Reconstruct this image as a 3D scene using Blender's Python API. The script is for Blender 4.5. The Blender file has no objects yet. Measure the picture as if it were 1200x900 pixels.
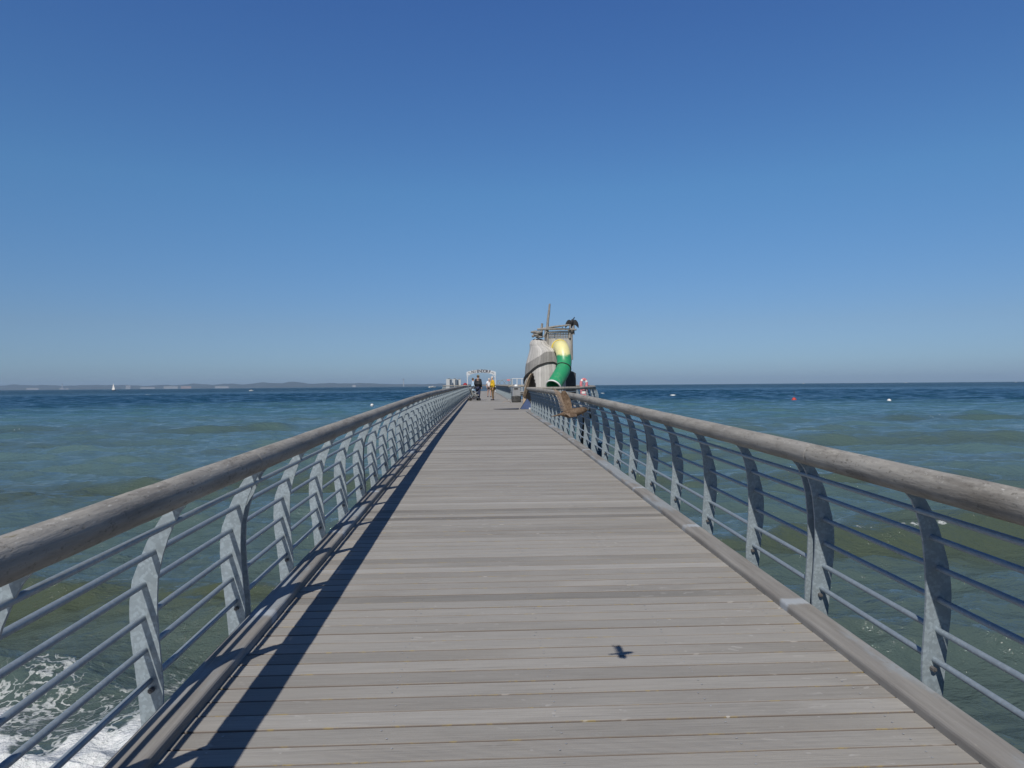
import bpy, math, random
import numpy as np
from mathutils import Vector, Matrix
random.seed(7); rng = np.random.default_rng(11)
PI = math.pi; R = math.radians
sc = bpy.context.scene
COL = sc.collection
SEA = -2.3
# ------------------------------------------------------------------ camera
EYE = Vector((0, 0, 1.49)); FPX = 832.0
cam_d = bpy.data.cameras.new('camera'); cam = bpy.data.objects.new('camera', cam_d); COL.objects.link(cam)
cam_d.sensor_width = 36; cam_d.lens = FPX / 1200 * 36
cam_d.clip_start = 0.05; cam_d.clip_end = 40000
rot = Matrix.Rotation(R(-2.45), 3, 'Z') @ Matrix.Rotation(R(90.08), 3, 'X') @ Matrix.Rotation(R(-0.48), 3, 'Z')
cam.matrix_world = Matrix.Translation(EYE) @ rot.to_4x4()
sc.camera = cam
def at(px, py, depth):
    """where a thing seen at that place of the photo stands when it is depth metres away"""
    return EYE + rot @ Vector(((px - 600) / FPX * depth, -(py - 450) / FPX * depth, -depth))
# ------------------------------------------------------------------ world, sun
SUN = Vector((0.31, 0.90, -1.0)).normalized()
el = math.asin(-SUN.z)
w = bpy.data.worlds.new('World'); sc.world = w; w.use_nodes = True
nt = w.node_tree; bg = nt.nodes['Background']
sky = nt.nodes.new('ShaderNodeTexSky'); sky.sky_type = 'NISHITA'; sky.sun_disc = False
sky.sun_elevation = el; sky.sun_rotation = math.atan2(-SUN.x, -SUN.y) % (2 * PI)
sky.air_density = 1.0; sky.dust_density = 0.25; sky.ozone_density = 2.2; sky.altitude = 0
# clear blue day: the sky is tinted by height above the horizon
tc = nt.nodes.new('ShaderNodeTexCoord'); sxyz = nt.nodes.new('ShaderNodeSeparateXYZ'); nt.links.new(tc.outputs['Generated'], sxyz.inputs[0])
tr = nt.nodes.new('ShaderNodeValToRGB'); nt.links.new(sxyz.outputs[2], tr.inputs[0])
e = tr.color_ramp.elements
for k in range(4): e.new(.5)
for q, (p_, c_) in zip(e, ((0, (.33, .50, .92)), (.03, (.40, .575, .93)), (.08, (.465, .61, .87)), (.26, (.53, .86, 1.12)), (.47, (.49, .82, 1.28)), (.8, (.33, .56, .90)))): q.position = p_; q.color = (*c_, 1)
mx = nt.nodes.new('ShaderNodeMixRGB'); mx.blend_type = 'MULTIPLY'; mx.inputs[0].default_value = 1
nt.links.new(sky.outputs[0], mx.inputs[1]); nt.links.new(tr.outputs[0], mx.inputs[2])
mr = nt.nodes.new('ShaderNodeMapRange'); mr.interpolation_type = 'SMOOTHSTEP'; nt.links.new(sxyz.outputs[1], mr.inputs['Value'])
mr.inputs['From Min'].default_value = -.6; mr.inputs['From Max'].default_value = .25; mr.inputs['To Min'].default_value = .42; mr.inputs['To Max'].default_value = 1  # sky behind the camera dimmed to cut fill light, as overhead in the ramp
mv = nt.nodes.new('ShaderNodeVectorMath'); mv.operation = 'SCALE'; nt.links.new(mx.outputs[0], mv.inputs[0]); nt.links.new(mr.outputs['Result'], mv.inputs['Scale'])
nt.links.new(mv.outputs[0], bg.inputs[0]); bg.inputs[1].default_value = 0.085
sl = bpy.data.lights.new('sun', 'SUN'); sl.energy = 3.8; sl.angle = R(0.53); sl.color = (1, 0.955, 0.88)
so = bpy.data.objects.new('sun', sl); COL.objects.link(so); so.rotation_euler = SUN.to_track_quat('-Z', 'Y').to_euler(); so.location = (0, 0, 30)
sc.view_settings.view_transform = 'Standard'; sc.view_settings.look = 'None'
sc.view_settings.exposure = 0.0; sc.view_settings.gamma = 1; sc.view_settings.use_curve_mapping = False
sc.render.engine = 'CYCLES'
sc.cycles.max_bounces = 6; sc.cycles.volume_bounces = 0
# ------------------------------------------------------------------ material helpers
class NT:
    def __init__(s, name):
        s.m = bpy.data.materials.new(name); s.m.use_nodes = True; s.t = s.m.node_tree
        s.b = s.t.nodes['Principled BSDF']; s.out = s.t.nodes['Material Output']
    def n(s, typ, **kw):
        nd = s.t.nodes.new('ShaderNode' + typ)
        for k, v in kw.items(): setattr(nd, k, v)
        return nd
    def l(s, a, b): s.t.links.new(a, b)
    def val(s, inp, v):
        if isinstance(v, (int, float, tuple, list)): inp.default_value = v
        else: s.l(v, inp)
    def math(s, op, a, b=0.0, clamp=False):
        nd = s.n('Math', operation=op, use_clamp=clamp); s.val(nd.inputs[0], a); s.val(nd.inputs[1], b); return nd.outputs[0]
    def noise(s, vec, scale, detail=4, rough=.55):
        nd = s.n('TexNoise'); s.l(vec, nd.inputs['Vector']); nd.inputs['Scale'].default_value = scale
        nd.inputs['Detail'].default_value = detail; nd.inputs['Roughness'].default_value = rough; return nd.outputs['Fac']
    def ramp(s, fac, *stops):
        nd = s.n('ValToRGB'); s.val(nd.inputs[0], fac); e = nd.color_ramp.elements
        while len(e) < len(stops): e.new(0.5)
        for q, (p, c) in zip(e, stops): q.position = p; q.color = (*c, 1) if len(c) == 3 else c
        return nd.outputs[0]
    def step(s, v, a, b):
        nd = s.n('MapRange', interpolation_type='SMOOTHSTEP', clamp=True); s.val(nd.inputs['Value'], v)
        nd.inputs['From Min'].default_value = a; nd.inputs['From Max'].default_value = b
        return nd.outputs['Result']
    def mix(s, fac, a, b, mode='MIX'):
        nd = s.n('MixRGB', blend_type=mode); s.val(nd.inputs[0], fac)
        for i, q in ((1, a), (2, b)):
            if isinstance(q, tuple): nd.inputs[i].default_value = (*q, 1)
            else: s.l(q, nd.inputs[i])
        return nd.outputs[0]
    def obj(s, sc_=(1, 1, 1)):
        nd = s.n('TexCoord'); mp = s.n('Mapping'); s.l(nd.outputs['Object'], mp.inputs[0]); mp.inputs['Scale'].default_value = sc_
        return mp.outputs[0]
    def pos(s, sc_=(1, 1, 1)):
        nd = s.n('NewGeometry'); mp = s.n('Mapping'); s.l(nd.outputs['Position'], mp.inputs[0]); mp.inputs['Scale'].default_value = sc_
        return mp.outputs[0]
    def bump(s, h, strength, dist, prev=None):
        nd = s.n('Bump'); s.l(h, nd.inputs['Height']); s.val(nd.inputs['Strength'], strength); nd.inputs['Distance'].default_value = dist
        if prev is not None: s.l(prev, nd.inputs['Normal'])
        return nd.outputs[0]
    def done(s, color=None, rough=.6, metal=0, normal=None, spec=None):
        if color is not None:
            if isinstance(color, tuple): s.b.inputs['Base Color'].default_value = (*color, 1)
            else: s.l(color, s.b.inputs['Base Color'])
        s.val(s.b.inputs['Roughness'], rough); s.val(s.b.inputs['Metallic'], metal)
        if normal is not None: s.l(normal, s.b.inputs['Normal'])
        if spec is not None: s.b.inputs['Specular IOR Level'].default_value = spec
        return s.m
def plain(name, c, rough=.6, metal=0, var=.22, scale=6, stretch=(1, 1, 1), bump=0):
    """a surface of one colour with uneven wear"""
    t = NT(name); v = t.obj(stretch); n = t.noise(v, scale, 5, .6)
    lo = tuple(x * (1 - var) for x in c); hi = tuple(min(1, x * (1 + var)) for x in c)
    col = t.ramp(n, (.3, lo), (.7, hi))
    nr = t.bump(n, .5, bump) if bump else None
    return t.done(col, rough, metal, nr)
# ------------------------------------------------------------------ mesh helpers
class MB:
    def __init__(s): s.v = []; s.f = []; s.mi = []; s.sm = []
    def add(s, vs, fs, mat=0, smooth=False):
        o = len(s.v); s.v += [tuple(p) for p in vs]
        for f in fs: s.f.append(tuple(i + o for i in f)); s.mi.append(mat); s.sm.append(smooth)
        return s
    def box(s, c, size, rotz=0, mat=0):
        cx, cy, cz = c; a, b, h = (q / 2 for q in size); cr, sr = math.cos(rotz), math.sin(rotz)
        vs = [(cx + x * cr - y * sr, cy + x * sr + y * cr, cz + z) for z in (-h, h) for x, y in ((-a, -b), (a, -b), (a, b), (-a, b))]
        return s.add(vs, [(3, 2, 1, 0), (4, 5, 6, 7), (0, 1, 5, 4), (1, 2, 6, 5), (2, 3, 7, 6), (3, 0, 4, 7)], mat)
    def loft(s, rings, mat=0, smooth=True, cap=True, closed=True):
        n = len(rings[0]); vs = [p for r in rings for p in r]; fs = []
        for i in range(len(rings) - 1):
            for j in range(n if closed else n - 1):
                k = (j + 1) % n; fs.append((i * n + j, i * n + k, (i + 1) * n + k, (i + 1) * n + j))
        s.add(vs, fs, mat, smooth)
        if cap:
            s.add(rings[0], [tuple(range(n - 1, -1, -1))], mat); s.add(rings[-1], [tuple(range(n))], mat)
        return s
    def tube(s, path, rad, n=10, mat=0, cap=True, smooth=True):
        P = [Vector(p) for p in path]; rr = rad if isinstance(rad, (list, tuple)) else [rad] * len(P)
        rings = []; up = None
        for i, p in enumerate(P):
            t = (P[min(i + 1, len(P) - 1)] - P[max(i - 1, 0)]).normalized()
            if up is None:
                up = Vector((0, 0, 1)) if abs(t.z) < .9 else Vector((1, 0, 0))
            up = (up - t * up.dot(t)).normalized(); sd = t.cross(up)
            rings.append([p + (up * math.cos(a) + sd * math.sin(a)) * rr[i] for a in (2 * PI * k / n for k in range(n))])
        return s.loft(rings, mat, smooth, cap)
    def ball(s, c, r, n=12, m=8, mat=0):
        rx, ry, rz = r if isinstance(r, (tuple, list)) else (r, r, r)
        rings = [[(c[0] + rx * math.sin(t) * math.cos(a), c[1] + ry * math.sin(t) * math.sin(a), c[2] - rz * math.cos(t)) for a in (2 * PI * k / n for k in range(n))]
                 for t in [.08 + (PI - .16) * i / m for i in range(m + 1)]]
        return s.loft(rings, mat, True, True)
    def prism(s, poly, axis, a, b, mat=0):
        """poly: 2D outline; axis 'x','y','z' it is pushed along from a to b"""
        def P(u, v, t): return {'x': (t, u, v), 'y': (u, t, v), 'z': (u, v, t)}[axis]
        n = len(poly); vs = [P(u, v, a) for u, v in poly] + [P(u, v, b) for u, v in poly]
        fs = [tuple(range(n - 1, -1, -1)), tuple(range(n, 2 * n))] + [(i, (i + 1) % n, n + (i + 1) % n, n + i) for i in range(n)]
        return s.add(vs, fs, mat)
    def mesh(s, name, mats):
        me = bpy.data.meshes.new(name); me.from_pydata(s.v, [], s.f)
        for m in (mats if isinstance(mats, (list, tuple)) else [mats]): me.materials.append(m)
        me.polygons.foreach_set('material_index', s.mi); me.polygons.foreach_set('use_smooth', s.sm)
        import bmesh
        bm = bmesh.new(); bm.from_mesh(me); bmesh.ops.recalc_face_normals(bm, faces=bm.faces); bm.to_mesh(me); bm.free()
        me.update(); return me
    def build(s, name, mats, parent=None, loc=None):
        return link(name, s.mesh(name, mats), parent, loc)
def link(name, data, parent=None, loc=None):
    o = bpy.data.objects.new(name, data); COL.objects.link(o)
    if parent is not None: o.parent = parent
    if loc is not None: o.location = loc
    return o
def tag(o, label=None, cat=None, group=None, kind=None):
    for k, v in (('label', label), ('category', cat), ('group', group), ('kind', kind)):
        if v: o[k] = v
    return o
def thing(name, label, cat, loc=(0, 0, 0), rz=0, group=None):
    o = link(name, None); o.location = loc; o.rotation_euler = (0, 0, rz); o.empty_display_size = .2
    return tag(o, label, cat, group)
# ------------------------------------------------------------------ pier profile
_ys = np.arange(-12, 131, .25)
def _ss(x, a, b):
    t = np.clip((x - a) / (b - a), 0, 1); return t * t * (3 - 2 * t)
_sl = .0175 + (.004 - .0175) * _ss(_ys, 10, 23) + (.001 - .004) * _ss(_ys, 46, 56)
_z = np.cumsum(_sl) * .25; _z -= np.interp(0, _ys, _z)
def prof(y): return float(np.interp(y, _ys, _z))
XL, XR = -1.41, 2.02            # base lines of the two railings
BULGE = [(2.02, 30.2), (3.5, 30.6), (4.55, 31.7), (5.3, 33.7), (5.85, 36.2), (6.3, 39.2), (6.55, 42.5), (6.45, 46), (5.4, 49), (3.9, 50.2), (2.02, 50.6)]
def xr_at(y):
    if 30.2 < y < 50.6: 
        by = [p[1] for p in BULGE]; bx = [p[0] for p in BULGE]; return float(np.interp(y, by, bx))
    return 7.0 if y > 100 else XR
def xl_at(y): return -5.3 if y > 97 else XL
# ------------------------------------------------------------------ materials
def m_deck():
    t = NT('weathered deck boards')
    uv = t.n('UVMap'); uv.uv_map = 'UVMap'; sp = t.n('SeparateXYZ'); t.l(uv.outputs[0], sp.inputs[0])
    at_ = t.n('Attribute'); at_.attribute_name = 'board'; sa = t.n('SeparateXYZ'); t.l(at_.outputs['Vector'], sa.inputs[0])
    off = t.n('CombineXYZ'); t.l(sa.outputs[0], off.inputs[2])
    p = t.pos(); ad = t.n('VectorMath', operation='MULTIPLY_ADD'); t.l(off.outputs[0], ad.inputs[0]); ad.inputs[1].default_value = (0, 0, 37); t.l(p, ad.inputs[2])
    def mp(s_): 
        m = t.n('Mapping'); t.l(ad.outputs[0], m.inputs[0]); m.inputs['Scale'].default_value = s_; return m.outputs[0]
    grain = t.noise(mp((1.1, 42, 1)), 2.6, 7, .68)
    blot = t.noise(mp((.55, 1.2, 1)), 1.7, 4, .6)
    fine = t.noise(mp((6, 60, 1)), 5, 3, .7)
    board = t.ramp(sa.outputs[0], (0, (.225, .214, .196)), (.25, (.315, .30, .274)), (.5, (.345, .328, .30)), (.75, (.38, .362, .332)), (1, (.42, .406, .38)))
    c = t.mix(t.math('MULTIPLY', t.step(grain, .35, .75), .45), board, (.178, .165, .147))
    c = t.mix(t.math('MULTIPLY', t.step(blot, .45, .75), .42), c, (.37, .342, .30))
    c = t.mix(t.math('MULTIPLY', t.step(fine, .54, .76), .34), c, (.46, .445, .41))
    dk = t.noise(mp((.9, 34, 1)), 1.1, 6, .7)
    c = t.mix(t.math('MULTIPLY', t.step(dk, .57, .7), .45), c, (.13, .118, .105))
    # wider stains running across several boards
    st = t.noise(t.pos((.25, .9, 1)), 1.3, 5, .6)
    c = t.mix(t.math('MULTIPLY', t.step(st, .52, .7), .22), c, (.19, .168, .14))
    # dirt and yellow lichen along the board edges
    e = t.math('ABSOLUTE', t.math('SUBTRACT', sp.outputs[1], .5)); edge = t.step(e, .40, .5)
    ln = t.noise(t.pos((2.2, 9, 1)), 1.5, 5, .7)
    far = t.n('SeparateXYZ'); t.l(t.pos(), far.inputs[0])
    c = t.mix(t.math('MULTIPLY', t.step(e, .463, .492), .75), c, (.09, .062, .05))
    lich = t.noise(t.pos((6, 9, 1)), 2.4, 4, .7)
    c = t.mix(t.math('MULTIPLY', t.step(e, .45, .48), t.math('MULTIPLY', t.math('MULTIPLY', t.step(ln, .46, .58), t.step(lich, .5, .62)), .42)), c, (.36, .27, .07))
    fl = t.n('TexVoronoi'); fd = t.n('VectorMath', operation='MULTIPLY_ADD'); fz = t.n('TexNoise'); t.l(t.pos(), fz.inputs['Vector']); fz.inputs['Scale'].default_value = 9
    t.l(fz.outputs['Color'], fd.inputs[0]); fd.inputs[1].default_value = (.25, .25, 0); t.l(t.pos((.9, 3.2, 1)), fd.inputs[2]); t.l(fd.outputs[0], fl.inputs['Vector']); fl.inputs['Scale'].default_value = 7
    fg = t.noise(t.pos((1, 1, 1)), .9, 3)
    c = t.mix(t.math('MULTIPLY', t.math('MULTIPLY', t.step(fl.outputs['Distance'], .20, .12), t.step(fg, .46, .62)), .55), c, (.50, .485, .455))
    # droppings and pale scuffs
    sp2 = t.n('TexVoronoi'); t.l(t.pos((1, 1.6, 1)), sp2.inputs['Vector']); sp2.inputs['Scale'].default_value = 5.5
    wob = t.noise(t.pos(), 26, 3)
    c = t.mix(t.math('MULTIPLY', t.step(t.math('ADD', sp2.outputs['Distance'], t.math('MULTIPLY', wob, .16)), .125, .10), .6), c, (.52, .50, .47))
    # ridges, worn off on some boards
    wv = t.math('SINE', t.math('MULTIPLY', sp.outputs[1], 2 * PI * 15))
    wear = t.math('MULTIPLY', t.step(t.noise(mp((.5, .8, 1)), 1.6, 3), .36, .58), t.step(sa.outputs[1], .15, .6))
    c = t.mix(t.math('MULTIPLY', t.math('MULTIPLY', t.step(wv, .1, -.8), wear), .42), c, (.12, .10, .085))
    nb = t.bump(wv, t.math('MULTIPLY', wear, .5), .0016)
    nb = t.bump(grain, .5, .004, nb)
    return t.done(c, .82, 0, nb, .3)
def m_rail():
    t = NT('weathered round timber')
    oi = t.n('ObjectInfo'); v = t.obj()
    ad = t.n('VectorMath', operation='ADD'); t.l(v, ad.inputs[0]); cb = t.n('CombineXYZ'); t.l(t.math('MULTIPLY', oi.outputs['Random'], 40), cb.inputs[0]); t.l(cb.outputs[0], ad.inputs[1])
    def mp(s_):
        m = t.n('Mapping'); t.l(ad.outputs[0], m.inputs[0]); m.inputs['Scale'].default_value = s_; return m.outputs[0]
    n1 = t.noise(mp((7, .7, 7)), 2.2, 6, .65); n2 = t.noise(mp((1.8, .45, 1.8)), 8, 6, .7); n3 = t.noise(mp((1.3, .6, 1.3)), 38, 4, .75); n4 = t.noise(mp((1.4, .5, 1.4)), 3.1, 5, .62)
    c = t.ramp(n1, (.28, (.18, .166, .144)), (.5, (.29, .272, .243)), (.72, (.385, .367, .333)))
    c = t.mix(t.math('MULTIPLY', t.step(n4, .5, .68), .55), c, (.135, .12, .10))
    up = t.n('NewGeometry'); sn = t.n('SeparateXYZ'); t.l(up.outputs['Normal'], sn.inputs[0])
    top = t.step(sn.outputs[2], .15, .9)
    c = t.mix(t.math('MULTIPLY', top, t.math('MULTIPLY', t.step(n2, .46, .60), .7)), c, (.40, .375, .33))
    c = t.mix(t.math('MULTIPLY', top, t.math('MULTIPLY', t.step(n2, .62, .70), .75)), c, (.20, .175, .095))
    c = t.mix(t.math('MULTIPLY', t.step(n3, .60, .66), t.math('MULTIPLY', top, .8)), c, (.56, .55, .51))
    c = t.mix(t.math('MULTIPLY', t.step(n3, .44, .34), .6), c, (.10, .09, .075))
    c = t.mix(t.math('MULTIPLY', t.math('SUBTRACT', oi.outputs['Random'], .2, True), .3), c, (.36, .34, .31))
    nb = t.bump(n1, .7, .012); nb = t.bump(n3, .5, .004, nb)
    return t.done(c, .85, 0, nb, .25)
def m_galv(name, c, sp=1.0):
    t = NT(name); v = t.pos()
    vo = t.n('TexVoronoi'); t.l(v, vo.inputs['Vector']); vo.inputs['Scale'].default_value = 78; vo.inputs['Randomness'].default_value = 1
    sx = t.n('SeparateXYZ'); t.l(vo.outputs['Color'], sx.inputs[0])
    n = t.noise(v, 9, 5, .65); n2 = t.noise(v, 30, 4, .7)
    col = t.mix(t.math('MULTIPLY', t.step(sx.outputs[0], .35, .95), .48 * sp), tuple(x * .93 for x in c), tuple(min(1, x * 1.5) for x in c))
    col = t.mix(t.math('MULTIPLY', t.step(n, .5, .75), .4), col, tuple(x * .72 for x in c))
    col = t.mix(t.math('MULTIPLY', t.step(n2, .63, .7), .5), col, (.44, .46, .46))
    sz = t.n('SeparateXYZ'); t.l(v, sz.inputs[0])
    return t.done(col, t.math('ADD', .42, t.math('MULTIPLY', sx.outputs[1], .18)), .25, t.bump(n2, .2, .002), .5)
def m_kerb():
    t = NT('kerb beam'); v = t.pos()
    n1 = t.noise(t.pos((9, .6, 4)), 2, 6, .65); n2 = t.noise(t.pos((2.2, .55, 2)), 1.25, 5, .6); n3 = t.noise(v, 35, 4, .7)
    c = t.ramp(n1, (.3, (.19, .177, .160)), (.52, (.258, .244, .225)), (.74, (.32, .306, .284)))
    c = t.mix(t.math('MULTIPLY', t.step(n3, .58, .72), .35), c, (.36, .34, .30))
    sy = t.n('SeparateXYZ'); t.l(v, sy.inputs[0])
    # rubbed-off blue grey paint, in patches
    patch = t.math('MULTIPLY', t.step(n2, .50, .60), t.step(n3, .25, .5))
    c = t.mix(t.math('MULTIPLY', patch, .7), c, (.31, .35, .38))
    # pale smears at the butt joints
    jy = t.math('PINGPONG', t.math('ADD', sy.outputs[1], t.math('MULTIPLY', n1, .10)), 1.1)
    c = t.mix(t.math('MULTIPLY', t.math('MULTIPLY', t.step(jy, .075, .03), t.step(t.noise(t.pos((3, .5, 3)), 2.0, 3), .36, .48)), .6), c, (.46, .51, .56))
    return t.done(c, .75, 0, t.bump(n1, .5, .005), .3)
M = {}
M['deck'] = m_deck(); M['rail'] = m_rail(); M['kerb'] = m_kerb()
M['galv'] = m_galv('galvanised steel', (.285, .335, .365)); M['rod'] = m_galv('grey blue painted rod', (.28, .33, .37), .5)
M['timber'] = plain('dark timber', (.13, .11, .09), .85, 0, .35, 5, (4, .5, 4), .01)
M['screw'] = plain('steel screw', (.42, .42, .42), .45, .3)
M['bolt'] = plain('dull bolt', (.16, .15, .145), .6, .4)
# ------------------------------------------------------------------ pier
pier = thing('pier', 'long straight pier with worn grey cross boards running out to sea', 'pier')
def build_deck():
    mb = MB(); uvs = []; bid = []
    y = -8.0; W = .136; g = .007; ch = .004; k = 0
    rows = []
    while y < 117:
        rows.append(y); y += W
    for y in rows:
        y0 = y + g / 2; y1 = y + W - g / 2; ym = (y0 + y1) / 2
        xl = xl_at(ym) + .001; xr = xr_at(ym) - .001
        dz = random.uniform(-.0012, .0012) if y < 40 else 0
        z0, z1 = prof(y0) + dz, prof(y1) + dz
        nseg = 1
        pts = [(y0, z0 - .04, 0), (y0, z0 - ch, 0), (y0 + ch, z0, ch / W), (y1 - ch, z1, 1 - ch / W), (y1, z1 - ch, 1), (y1, z1 - .04, 1)]
        vs = [(x, a, b) for x in (xl, xr) for a, b, c in pts]
        o = len(mb.v)
        fs = [(i, i + 1, i + 7, i + 6) for i in range(5)] + [(5, 0, 6, 11)]
        mb.add(vs, fs, 0)
        tone = min(1, max(0, random.gauss(.5, .23))); rd = random.random()
        if random.random() < .05: tone = random.choice((.04, .97))
        for f in fs:
            for i in f: uvs.append((0 if i < 6 else 1, pts[i % 6][2]))
        bid += [(tone, rd, 0)] * 12
    o = mb
    me = bpy.data.meshes.new('deck'); me.from_pydata(mb.v, [], mb.f); me.materials.append(M['deck'])
    ul = me.uv_layers.new(name='UVMap'); ul.data.foreach_set('uv', np.array(uvs, dtype='f').ravel())
    a = me.attributes.new('board', 'FLOAT_VECTOR', 'POINT'); a.data.foreach_set('vector', np.array(bid, dtype='f').ravel())
    import bmesh
    bm = bmesh.new(); bm.from_mesh(me); bmesh.ops.recalc_face_normals(bm, faces=bm.faces); bm.to_mesh(me); bm.free()
    link('deck', me, pier)
    s = MB()
    for y in rows:
        if not (1.5 < y < 16): continue
        for xj in (-1.1, -.41, .31, 1.02, 1.72):
            for q in (.33, .72):
                if random.random() < .22: continue
                x = xj + random.gauss(0, .012); yy = y + W * q + random.gauss(0, .006); z = prof(yy)
                n = 8; r = .0048
                s.add([(x, yy, z + .0035)] + [(x + r * math.cos(2 * PI * i / n), yy + r * math.sin(2 * PI * i / n), z + .002) for i in range(n)],
                      [(0, 1 + i, 1 + (i + 1) % n) for i in range(n)], 0)
    tag(s.build('deck_screws', M['screw'], pier), kind='stuff')
build_deck()
KP = [(0, .0), (0, .030), (.0025, .040), (.008, .047), (.016, .050), (.139, .052), (.147, .048), (.147, .0)]   # kerb section, 0 = deck side
def offset_path(path, d):
    """path shifted sideways; positive = to the right of its direction"""
    P = [Vector((p[0], p[1], 0)) for p in path]; out = []
    for i, p in enumerate(P):
        a = (P[i] - P[i - 1]).normalized() if i else (P[1] - P[0]).normalized()
        b = (P[i + 1] - P[i]).normalized() if i < len(P) - 1 else a
        na = Vector((a.y, -a.x, 0)); nb = Vector((b.y, -b.x, 0)); n = (na + nb).normalized()
        out.append(p + n * (d / max(.3, n.dot(na))))
    return out
def dense(path, step):
    out = []
    for a, b in zip(path[:-1], path[1:]):
        L = math.hypot(b[0] - a[0], b[1] - a[1]); n = max(1, int(L / step))
        out += [(a[0] + (b[0] - a[0]) * i / n, a[1] + (b[1] - a[1]) * i / n) for i in range(n)]
    return out + [tuple(path[-1])]
def sweep(mb, path, section, side, step=1.0):
    """section (across, up) swept along the path; across is measured from the path towards the outside (side = +1: right)"""
    P = dense(path, step); rings = [[] for _ in P]
    for a, h in section:
        for i, q in enumerate(offset_path(P, a * side)):
            rings[i].append((q.x, q.y, prof(P[i][1]) + h))
    mb.loft(rings, 0, False, True)
def kerb(path, side):
    mb = MB(); sweep(mb, path, [(a - .15, h) for a, h in KP], side); mb.build('kerb', M['kerb'], pier)
    mb = MB(); sweep(mb, path, [(-.12, -.045), (-.006, -.045), (-.006, -.30), (-.12, -.30)], side); mb.build('edge_beam', M['timber'], pier)
HX = -5.3
LEFT = [(XL, -8), (XL, 14), (XL, 26), (XL, 50), (XL, 78)]
RIGHT = [(XR, -8), (XR, 14), (XR, 26), (XR, 30.2)]
RFAR = [(XR, 50.6), (XR, 75), (XR, 100)]
LFAR = [(XL, 78), (XL, 97)]
HEAD = [(XL, 97), (HX, 97), (HX, 116.9), (7, 116.9), (7, 100), (XR, 100)]
kerb(LEFT, -1); kerb(RIGHT, 1); kerb(BULGE, 1); kerb(RFAR, 1); kerb(LFAR, -1); kerb(HEAD, -1)
HEAD_SIDE = -1
mb = MB()
for x in (-.9, .3, 1.5):
    sweep(mb, [(x, -8), (x, 40), (x, 116)], [(-.06, -.045), (.06, -.045), (.06, -.33), (-.06, -.33)], 1, 2)
mb.build('joists', M['timber'], pier)
for y in range(-4, 117, 8):
    for x in ((-1.1, 1.7) if y < 98 else (-4.9, -1.1, 1.7)) + ((5.2,) if 33 < y < 48 or y > 102 else ()):
        MB().tube([(x, y, -5.5), (x, y, prof(y) - .62)], .19, 14).build('pile', M['timber'], pier)
    xa, xb = xl_at(y) + .1, xr_at(y) - .1
    MB().box(((xa + xb) / 2, y, prof(y) - .475), (xb - xa, .3, .285)).build('cross_beam', M['timber'], pier)
# ------------------------------------------------------------------ railings
PL = [(0, -.15), (0, .085), (.001, .14), (.010, .25), (.018, .345), (.0225, .43), (.023, .5), (.019, .6), (.008, .70), (-.006, .77), (-.028, .84), (-.050, .89), (-.080, .926)]
PRt = [(.085, -.15), (.107, .085), (.120, .20), (.138, .345), (.1425, .44), (.141, .5), (.130, .59), (.100, .70), (.082, .76), (.046, .84), (.018, .89), (-.010, .926)]
def post_mesh(side, off):
    sh = lambda a, h: (a - (off - .056) * min(1, max(0, (h - .6) / .28))) * side
    return MB().prism([(sh(a, h), h) for a, h in PL] + [(sh(a, h), h) for a, h in reversed(PRt)], 'y', -.006, .006).mesh('post', M['galv'])
def bolt_mesh(side):
    mb = MB(); x = .045 * side
    mb.tube([(x, -.030, .112), (x, -.006, .112)], .012, 6, smooth=False); mb.tube([(x, -.034, .112), (x, -.030, .112)], .006, 8)
    return mb.mesh('bolt', M['bolt'])
RODS = [(-.020, .842), (.050, .715), (.080, .572), (.084, .425), (.076, .285), (.058, .150)]
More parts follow.
